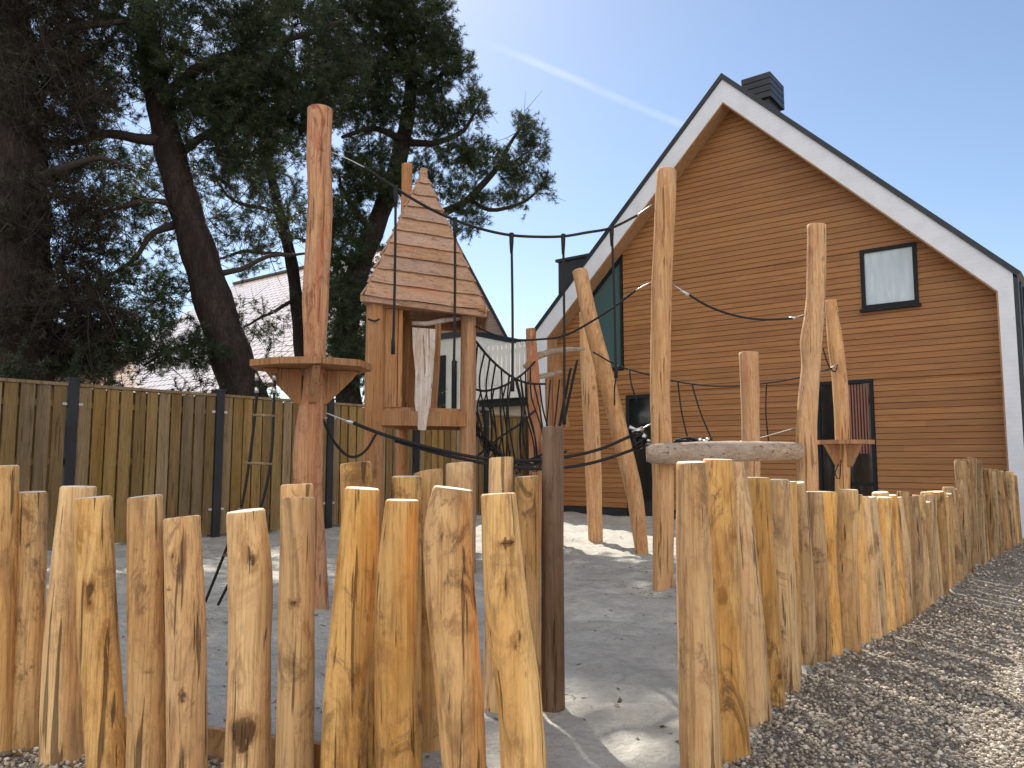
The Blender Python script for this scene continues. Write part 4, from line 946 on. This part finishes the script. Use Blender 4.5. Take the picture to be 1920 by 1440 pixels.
tag(px_pole('leaning_log', [(1205, 1038, 26), (1190, 930, 34), (1164, 820, 36), (1134, 700, 35), (1107, 600, 33), (1087, 508, 32)], Ytop=8.9, mats=[POLE, CAP], seed=308, knots=3, lump=.035),
    'long peeled log leaning to the left in front of slope headed window', 'log')
# curved branch rails between the thin pole and the upright pole
g = [(*PY(983, 690, 9.0), .03), (*PY(1008, 668, 8.98), .04), (*PY(1050, 657, 9.2), .032), (*PY(1095, 654, 9.6), .022)]
tag(round_pole('branch_rail', g, [GREYLOG, CAPG], 310, knots=1, sides=12, loc=g[0][:3]), 'curved grey branch fixed as upper rail above the net bridge end', 'rail')
g = [(*PY(1002, 708, 8.9), .028), (*PY(1030, 703, 9.0), .03), (*PY(1052, 697, 9.2), .022)]
tag(round_pole('branch_rail', g, [GREYLOG, CAPG], 311, knots=0, sides=12, loc=g[0][:3]), 'short straight branch rail below the curved one', 'rail')
# small barrier of upright boards hung under the rail
br = empty('board_barrier', PY(1045, 800, 9.3), 'small barrier of dark upright boards under the branch rails', 'barrier')
YQ = 9.35
for i, (xa, xb, wd) in enumerate(((1028, 1030, 13), (1041, 1042, 12), (1054, 1053, 12), (1068, 1048, 9))):
    g = Geo(); a = PY(xa, 706 + i, YQ); b = PY(xb if i < 3 else 1052, 806, YQ)
    if i == 3: a = PY(1046, 715, YQ - .03); b = PY(1064, 800, YQ - .03)
    g.beam(a, b, wd * YQ / F, .03, up=(0, 1, 0)); g.build('board', TOWERW, br)
g = Geo(); g.beam(PY(1044, 664, YQ), PY(1046, 1005, YQ), .10, .1, up=(0, 1, 0)); g.build('post', TOWERW, br)
# horizontal balance log
ga = [(*PY(1212, 852, 5.98), .055), (*PY(1235, 851, 6.0), .078), (*PY(1330, 847, 6.25), .080), (*PY(1420, 846, 6.45), .080), (*PY(1500, 846, 6.62), .070)]
tag(round_pole('balance_log', ga, [GREYLOG, CAPG], 312, knots=4, sides=20, bevel=.02, loc=ga[0][:3]), 'thick grey horizontal log fixed between two tall poles at stake height', 'log')

# platform with braces
def platform(Yc, c_px, zpy, Rpx, seed, label, pole_r, sidesn=9, skew=0.0):
    c = PY(c_px, zpy, Yc); R = Rpx * Yc / F
    root = empty('lookout_platform', c, label, 'platform', 'wooden platforms around poles'); rng = random.Random(seed)
    pts = []
    for k in range(sidesn):
        a = 2 * math.pi * (k + .3) / sidesn; r_ = R * rng.uniform(.93, 1.04); pts.append(c + Vector((math.cos(a) * r_, math.sin(a) * r_ * .96, 0)))
    g = Geo(); g.prism(pts, (0, 0, .045)); g.build('deck', TOWERW, root)
    for k in range(4):
        a = k * math.pi / 2 + .35; d = Vector((math.cos(a), math.sin(a), 0)); sdv = Vector((-d.y, d.x, 0)) * .05
        q = [c + d * pole_r * .8 - UP * .004 - sdv / 2, c + d * R * .78 - UP * .004 - sdv / 2, c + d * R * .66 - UP * .07 - sdv / 2, c + d * pole_r * 1.25 - UP * .24 - sdv / 2, c + d * pole_r * .8 - UP * .25 - sdv / 2]
        g = Geo(); g.prism(q, sdv); g.build('bracket', TOWERW, root)
    return root, c, R
plat, pc, pR = platform(P1.y, 585, 693, 112, 5, 'large round wooden lookout platform around the tall reddish pole', .09)
platform(Y7, 1581, 833, 54, 6, 'small wooden platform around the leaning pole by the french door', .08, sidesn=8)

# rope ladder below the platform
def catmull(pts, step=.05): return [tuple(q[:3]) for q in spline([tuple(p) for p in pts], step)]
rl = empty('rope_ladder', PY(470, 1000, 5.2), 'rope ladder with wooden rungs hanging from the large round platform', 'rope ladder')
YL = P1.y - .15
sides_ = [[PY(482, 700, YL), PY(481, 745, YL), PY(468, 860, YL), PY(450, 960, YL), PY(420, 1040, YL), G(385, 1128, .01)], [PY(515, 700, YL), PY(514, 745, YL), PY(508, 860, YL), PY(488, 955, YL), PY(450, 1050, YL), G(409, 1134, .01)]]
for s_ in sides_:
    g = Geo(); g.tube(catmull(s_), .010, 7); g.build('side_rope', ROPE, rl)
    g = Geo(); g.tube([s_[0] + UP * .0, s_[0] - UP * .05], .014, 8); g.tube([s_[1] + UP * .07, s_[1] + UP * .03], .015, 8); g.build('ferrule', STEEL, rl)
for f in ((778, 479, 513), (868, 463, 508), (955, 450, 489), (1040, 424, 456)):
    g = Geo(); g.tube([PY(f[1] - 4, f[0], YL), PY(f[2] + 3, f[0] + 2, YL)], .011, 10); g.build('rung', FENCE, rl)

# ------------------------------------------------------------------ play tower
def tower():
    FL, FR, BL, BR = Vector((-1.215, 6.80, 0)), Vector((-0.405, 7.10, 0)), Vector((-1.105, 7.74, 0)), Vector((-0.47, 8.0, 0))
    root = empty('play_tower', (FL + BR) / 2, 'small wooden play tower on posts with steep boarded pyramid roof', 'play tower')
    def post(p, top, r, seed, lean=(0, 0)):
        round_pole('post', [(p.x, p.y, -.06, r * 1.06), (p.x + lean[0] * .5, p.y, top * .5, r), (p.x + lean[0], p.y + lean[1], top, r * .95)], [TOWERW, CAP], seed, parent=root, lump=.04, knots=2)
    post(FL, 2.44, .083, 401); post(FR, 2.40, .078, 402); post(BL, 4.05, .055, 403, (.02, 0)); post(BR, 2.42, .07, 404)
    # floor frame
    zf = 1.37
    def bm(a, b, z, h=.13, w_=.05, name='beam', m_=TOWERW, drop=0.0):
        g = Geo(); g.beam(a + UP * z, b + UP * (z + drop), w_, h); return g.build(name, m_, root)
    fo = (FR - FL).cross(UP).normalized() * .0
    nrm_f = Vector(((FR - FL).y, -(FR - FL).x, 0)).normalized()          # towards the camera
    bm(FL + nrm_f * .05, FR + nrm_f * .05, zf); bm(FL, BL, zf - .002); bm(FR, BR, zf - .002); bm(BL, BR, zf)
    g = Geo(); g.prism([FL + UP * (zf + .07), FR + UP * (zf + .07), BR + UP * (zf + .07), BL + UP * (zf + .07)], (0, 0, .03)); g.build('floor', TOWERW, root)
    # top frame under the roof
    bm(FL, FR, 2.40, .09, .06); bm(BL, BR, 2.38, .09, .06); bm(FL, BL, 2.39, .09, .06); bm(FR, BR, 2.385, .09, .06)
    # walls: vertical boards left front and left side, closed back left
    u = (FR - FL).normalized(); v = (BL - FL).normalized()
    for k, (a, b) in enumerate(((.085, .20), (.205, .245))):
        g = Geo(); g.box(FL + u * a + nrm_f * .015 + UP * (zf + .1), u * (b - a - .004), -nrm_f * .025, UP * .88); g.build('wall_board', TOWERW, root)
    for k in range(7):
        g = Geo(); s0 = .10 + k * .115; g.box(FL + v * s0 + UP * (zf + .1), v * .108, u * .025, UP * .87); g.build('wall_board', TOWERW, root)
    w_ = (BR - BL).normalized()
    g = Geo(); g.box(BL + w_ * .07 + UP * (zf + .1), w_ * .06, v * .025, UP * .88); g.build('wall_board', TOWERW, root)
    # bleached crooked boards in the opening
    def crooked(pl, pr, Yd, seed, m_, name='crooked_board', th=.03):
        rng = random.Random(seed); Lp = [PY(x, y, Yd) for x, y in pl]; Rp = [PY(x, y, Yd) for x, y in pr]; vs = []; fs = []; n = len(Lp)
        for a, b in zip(Lp, Rp): vs += [a, b, b + Vector((0, th, 0)), a + Vector((0, th, 0))]
        for i in range(n - 1):
            for k in range(4): fs.append((i * 4 + k, i * 4 + (k + 1) % 4, (i + 1) * 4 + (k + 1) % 4, (i + 1) * 4 + k))
        fs += [(3, 2, 1, 0), tuple((n - 1) * 4 + k for k in range(4))]
        mk(name, vs, fs, m_, root)
    crooked([(773, 614), (774, 650), (779, 700), (777, 750), (784, 806)], [(816, 617), (815, 660), (808, 720), (804, 770), (798, 807)], 6.86, 1, PALEW)
    crooked([(815, 606), (814, 680), (806, 775)], [(827, 606), (824, 690), (818, 775)], 7.02, 2, TOWERW)
    g = Geo(); g.tube([PY(772, 606, 6.98), PY(800, 607, 7.0), PY(830, 601, 7.05), PY(866, 596, 7.1)], [.02, .024, .024, .02], 10); g.build('branch_rail', PALEW, root)
    # roof
    apx = PY(794, 322, 7.38); ov = .10
    c0 = PY(682, 553, 6.66); c1 = PY(911, 583, 6.98); c2 = BR + Vector((.16, .16, c1.z)); c3 = BL + Vector((-.14, .14, c0.z)); cen = (c0 + c1 + c2 + c3) / 4
    def roof_face(a, b, name, rows, seed):
        rng = random.Random(seed); out = ((b - a).cross(UP)).normalized()
        if out.dot(a - cen) < 0: out = -out
        root_ = None
        for r in range(rows):
            t0 = r / rows; t1 = min(.985, (r + 1.25) / rows); g = Geo(); n = 14
            lo = []; hi = []
            for k in range(n + 1):
                s = k / n; q0 = a.lerp(b, s).lerp(apx, t0); q1 = a.lerp(b, s).lerp(apx, t1)
                wob = .014 * mnoise.noise((s * 2.6 * (1 - t0 * .5) + seed, r * 3.1, 0)) + .006 * mnoise.noise((s * 9, r * 2, seed))
                lo.append(q0 + UP * wob + out * .034); hi.append(q1 + out * .004)
            vs = []; fs = []
            for k in range(n + 1): vs += [lo[k], hi[k], hi[k] - out * .018, lo[k] - out * .020]
            for k in range(n):
                for e_ in range(4): fs.append((k * 4 + e_, k * 4 + (e_ + 1) % 4, (k + 1) * 4 + (e_ + 1) % 4, (k + 1) * 4 + e_))
            fs += [(0, 3, 2, 1), tuple(n * 4 + e_ for e_ in range(4))]
            mid = a.lerp(b, .5).lerp(apx, t0); o = mk(name, vs, fs, TOWERX, root); 
        return
    roof_face(c0, c1, 'roof_board', 10, 1); roof_face(c1, c2, 'roof_board', 10, 2); roof_face(c3, c0, 'roof_board', 10, 3); roof_face(c2, c3, 'roof_board', 10, 4)
    g = Geo(); g.tube([apx - UP * .12, apx + UP * .03], [.05, .035], 8); g.build('roof_tip', TOWERX, root)
    g = Geo(); g.beam(c0 + Vector((.0, .02, -.03)), c1 + Vector((.0, .02, -.03)), .06, .05); g.beam(c3 - UP * .03, c0 - UP * .03, .06, .05); g.build('eaves_board', TOWERX, root)
    round_pole('eaves_log', [(*PY(862, 574, 6.98), .03), (*PY(912, 580, 6.96), .034)], [TOWERW, CAP], 409, parent=root, knots=0, sides=12)
tower()

# ------------------------------------------------------------------ ropes
def rope_path(pxs, Ya, Yb):
    n = len(pxs); x0, x1 = pxs[0][0], pxs[-1][0]; out = []
    for i, (x, y) in enumerate(pxs):
        f = (x - x0) / (x1 - x0) if x1 != x0 else 0; out.append(PY(x, y, Ya + (Yb - Ya) * f))
    return out
def rope(name, pts, r, parent=None, mat=ROPE, label=None, cat=None, group=None, sides=8):
    g = Geo(); path = catmull(pts, .05); g.tube(path, r, sides)
    o = g.build(name, mat, parent, loc=None if parent else pts[0]); return tag(o, label, cat, group)
Ya, Yb = P1.y, P5.y
hr = empty('hanging_rope_crossing', PY(700, 330, Ya), 'high slack black rope with five ropes hanging from it, between two tallest poles', 'rope')
top = [(684, 314), (745, 355), (800, 388), (852, 412), (905, 430), (958, 441), (1010, 444), (1056, 443), (1100, 436), (1147, 427), (1194, 404)]
rope('top_rope', rope_path(top, Ya + .05, Yb), .0112, hr)
rope('steel_cable', rope_path([(618, 284), (650, 297), (686, 315)], Ya, Ya + .05), .004, hr, STEEL); rope('steel_cable', rope_path([(1192, 405), (1222, 384)], Yb, Yb), .004, hr, STEEL)
for (x, y0, x1, y1) in ((742, 352, 737, 660), (853, 412, 851, 700), (959, 441, 961, 730), (1056, 443, 1058, 792), (1147, 427, 1155, 705)):
    f = (x - 684) / (1194 - 684); yy = Ya + .05 + (Yb - Ya - .05) * f
    h_ = rope('hanging_rope', [PY(x, y0, yy), PY((x + x1) / 2 + 1, (y0 + y1) / 2, yy), PY(x1, y1, yy)], .0098, hr)
    g = Geo(); g.tube([PY(x, y0 - 4, yy), PY(x, y0 + 14, yy), PY(x, y0 + 34, yy)], [.019, .017, .011], 8); g.build('clamp', ROPE, h_)
    g = Geo(); g.tube([PY(x1, y1 - 26, yy), PY(x1, y1 - 16, yy), PY(x1, y1 + 4, yy)], [.010, .015, .015], 8); g.build('end_sleeve', ROPE, h_)
# foot ropes
G_FOOT = 'thick foot ropes between the two tallest poles'
fr = empty('foot_rope', PY(655, 790, Ya), 'thick sagging foot rope from the reddish pole, upper of two on right', 'rope', G_FOOT)
rope('rope', rope_path([(655, 790), (700, 808), (745, 823), (820, 843), (910, 860), (1000, 863), (1065, 856), (1125, 842), (1184, 817)], Ya - .05, Yb), .0125, fr)
rope('steel_cable', rope_path([(606, 772), (650, 789)], Ya, Ya), .005, fr, STEEL); rope('steel_cable', rope_path([(1184, 817), (1200, 806), (1222, 794)], Yb, Yb), .005, fr, STEEL)
g = Geo(); g.tube([PY(648, 788, Ya - .05), PY(662, 793, Ya - .05)], .014, 8); g.tube([PY(1186, 812, Yb), PY(1206, 803, Yb)], .018, 8); g.tube([PY(1180, 800, Yb), PY(1196, 808, Yb)], .014, 8); g.build('ferrule', STEEL, fr)
fr = empty('foot_rope', PY(655, 800, Ya), 'thick sagging foot rope passing low behind the dark post to the horizontal log', 'rope', G_FOOT)
rope('rope', rope_path([(740, 826), (830, 852), (930, 872), (1010, 879), (1070, 875), (1125, 864), (1190, 842), (1206, 836)], Ya + .12, Yb), .0125, fr)
rope('steel_cable', rope_path([(1206, 836), (1228, 830)], Yb, Yb), .005, fr, STEEL)
g = Geo(); g.tube([PY(1200, 838, Yb), PY(1216, 833, Yb)], .017, 8); g.build('ferrule', STEEL, fr)
rope('sling_rope', rope_path([(606, 788), (625, 826), (648, 852), (668, 856), (688, 842), (706, 812)], Ya, 6.7), .011, label='short black rope sling between the reddish pole and the play tower', cat='rope')
rope('mooring_rope', rope_path([(690, 598), (702, 602), (712, 598)], 6.70, 6.70), .008, label='scrap of black rope tied round the front left tower post', cat='rope')
rope('steel_link', [PY(1191, 545, Yb), PY(1206, 536, Yb), PY(1224, 528, Yb)], .005, mat=STEEL, label='thin steel link tying the hand rope to the tall pale pole', cat='cable')
rope('hand_rope', rope_path([(892, 612), (930, 629), (968, 637), (1015, 636), (1062, 628), (1130, 590), (1192, 545)], 7.05, Yb), .0095, label='thin sagging hand rope from tower roof corner to tall pale pole', cat='rope')
hr2 = empty('hand_rope', PY(1285, 550, Yb), 'slack black rope with steel ends between tall pale pole and wavy pole', 'rope')
rope('rope', rope_path([(1287, 550), (1330, 575), (1380, 592), (1430, 599), (1486, 597)], Yb, Y6), .010, hr2); rope('steel_cable', rope_path([(1262, 534), (1288, 550)], Yb, Yb), .005, hr2, STEEL); rope('steel_cable', rope_path([(1484, 597), (1514, 588)], Y6, Y6), .005, hr2, STEEL)
g = Geo(); g.tube([PY(1276, 545, Yb), PY(1292, 553, Yb)], .013, 8); g.tube([PY(1480, 597, Y6), PY(1494, 595, Y6)], .013, 8); g.build('ferrule', STEEL, hr2)
lr = empty('net_hand_rope', PY(1112, 660, 8), 'low hand rope with drop ropes behind the horizontal log', 'rope')
lp = [(1112, 660), (1160, 686), (1225, 705), (1290, 719), (1360, 724), (1440, 718), (1506, 706), (1560, 690)]
rope('rope', rope_path(lp, 8.6, 8.4), .0085, lr)
for (x, y, x1, y1) in ((1180, 690, 1194, 752), (1271, 716, 1291, 828), (1297, 719, 1336, 828), (1437, 718, 1441, 828), (1246, 712, 1262, 850), (1160, 684, 1152, 760)):
    rope('drop_rope', [PY(x, y, 8.5), PY((x + x1) / 2 - 3, (y + y1) / 2, 8.45), PY(x1, y1, 8.4)], .0085, lr)
rope('steel_cable', [PY(1334, 843, 8.3), PY(1375, 830, 8.3), PY(1420, 822, 7.8), PY(1500, 800, Y6)], .004, lr, STEEL)
# knotted rope bundle on the log and by the pale pole
def bundle(name, label, c, r, n, seed, clamps=4):
    rng = random.Random(seed); root = empty(name, c, label, 'rope bundle'); g = Geo()
    for i in range(n):
        p = [Vector(c) + Vector((rng.uniform(-r[0], r[0]), rng.uniform(-r[1], r[1]), rng.uniform(-r[2], r[2]))) for _ in range(4)]; g.tube(catmull(p, .03), .009, 6)
    g.build('ropes', ROPE, root); g = Geo()
    for i in range(clamps):
        p = Vector(c) + Vector((rng.uniform(-r[0], r[0]) * .8, -r[1], rng.uniform(-r[2], r[2]) * .7)); g.tube([p, p + Vector((rng.uniform(.02, .045), 0, rng.uniform(-.02, .02)))], .012, 8)
    g.build('clamps', STEEL, root)
bundle('rope_bundle', 'tangle of black rope and steel clamps lying behind the log', PY(1298, 829, 6.5), (.16, .05, .035), 12, 4, 5)
bundle('rope_bundle', 'dark knot of rope ends and clamps hanging left of tall pale pole', PY(1200, 826, 6.25), (.06, .05, .07), 8, 5, 3)
# rope end loops on leaning pole
sl = empty('rope_loop', PY(1563, 690, Y7), 'small rope loop with steel hook tied to the leaning platform pole', 'rope loop')
rope('rope', [PY(1543, 653, Y7 - .1), PY(1549, 672, Y7 - .1), PY(1556, 690, Y7 - .1), PY(1566, 697, Y7 - .1), PY(1570, 684, Y7 - .1)], .008, sl); rope('steel_cable', [PY(1538, 698, Y7 - .1), PY(1553, 693, Y7 - .1), PY(1566, 684, Y7 - .1)], .006, sl, STEEL)
rope('rope', [PY(1572, 870, Y7 - .12), PY(1566, 888, Y7 - .12), PY(1574, 898, Y7 - .12), PY(1577, 862, Y7 - .12)], .006, sl)

# rope net bridge between tower and thin pole
def net_bridge():
    root = empty('net_bridge', PY(950, 860, 8.0), 'black rope net bridge slung between the play tower and thin pinkish pole', 'rope bridge')
    Y0, Y1 = 7.3, 8.8
    near_ = catmull(rope_path([(892, 640), (915, 668), (940, 692), (966, 710), (994, 719), (1022, 720)], Y0 - .1, Y1 - .5), .04)
    far_ = catmull(rope_path([(888, 729), (910, 733), (938, 726), (962, 714), (985, 697), (1003, 678)], Y0 + .6, Y1), .04)
    for nm, p in (('hand_rope', near_), ('hand_rope', far_)):
        g = Geo(); g.tube(p, .0125, 7); g.build(nm, ROPE, root)
    foot = catmull(rope_path([(884, 780), (905, 812), (935, 848), (965, 866), (1000, 872), (1040, 858), (1062, 846)], Y0 + .25, Y1), .04)
    foot2 = catmull(rope_path([(884, 800), (915, 838), (950, 858), (990, 862), (1030, 846)], Y0 + .45, Y1), .04)
    foot3 = catmull(rope_path([(890, 860), (940, 818), (975, 795), (1003, 770)], Y0 + .3, Y1), .04)
    for p in (foot, foot2, foot3):
        g = Geo(); g.tube(p, .0125, 7); g.build('foot_rope', ROPE, root)
    rng = random.Random(9); n = 11
    for side, nr in ((0, near_), (1, far_)):
        for i in range(n):
            t = (i + .6) / (n + .4); a = Vector(nr[int(t * (len(nr) - 1))]); fp = foot if side == 0 else foot2; b = Vector(fp[int(min(.97, t + rng.uniform(-.04, .04)) * (len(fp) - 1))])
            m1 = a.lerp(b, .35) + Vector((rng.uniform(-.05, .05), 0, 0)); m2 = a.lerp(b, .7) + Vector((rng.uniform(-.04, .04), 0, 0))
            g = Geo(); g.tube(catmull([a, m1, m2, b], .05), .0088, 6); g.build('net_strand', ROPE, root)
    g = Geo()
    for i in range(16):
        t = i / 16; a = Vector(foot[int(t * (len(foot) - 1))]); b = Vector(foot2[int(min(.99, t + .14) * (len(foot2) - 1))]); c_ = Vector(foot2[int(max(0, t - .1) * (len(foot2) - 1))])
        g.tube([a, a.lerp(b, .5) - UP * .03, b], .008, 6); g.tube([a, a.lerp(c_, .5) - UP * .03, c_], .008, 6)
    for i in range(46):
        t = rng.random() * .96; fp, fq = (foot, foot2) if rng.random() < .5 else (foot2, foot); a = Vector(fp[int(t * (len(fp) - 1))]); b = Vector(fq[int(min(.98, max(0, t + rng.uniform(-.12, .12))) * (len(fq) - 1))])
        g.tube(catmull([a, a.lerp(b, .3) - UP * rng.uniform(0, .12), a.lerp(b, .7) - UP * rng.uniform(0, .14), b + UP * rng.uniform(-.03, .1)], .08), .006, 5)
    g.build('floor_net', ROPE, root)
    # two thick slanting ropes right of the dark post
    for (x, y, x1, y1) in ((1082, 676, 1057, 792), (1070, 690, 1046, 815)):
        g = Geo(); g.tube(catmull([PY(x, y, 9.3), PY((x + x1) / 2, (y + y1) / 2, 9.2), PY(x1, y1, 9.1)], .06), .017, 7); g.build('tension_rope', ROPE, root)
    for (x, y, x1, y1) in ((1012, 722, 1006, 815), (1032, 712, 1024, 810), (1049, 712, 1038, 815)):
        g = Geo(); g.tube([PY(x, y, 9.1), PY(x1, y1, 8.9)], .0085, 6); g.build('net_strand', ROPE, root)
net_bridge()

print('objects', len(SC.objects))
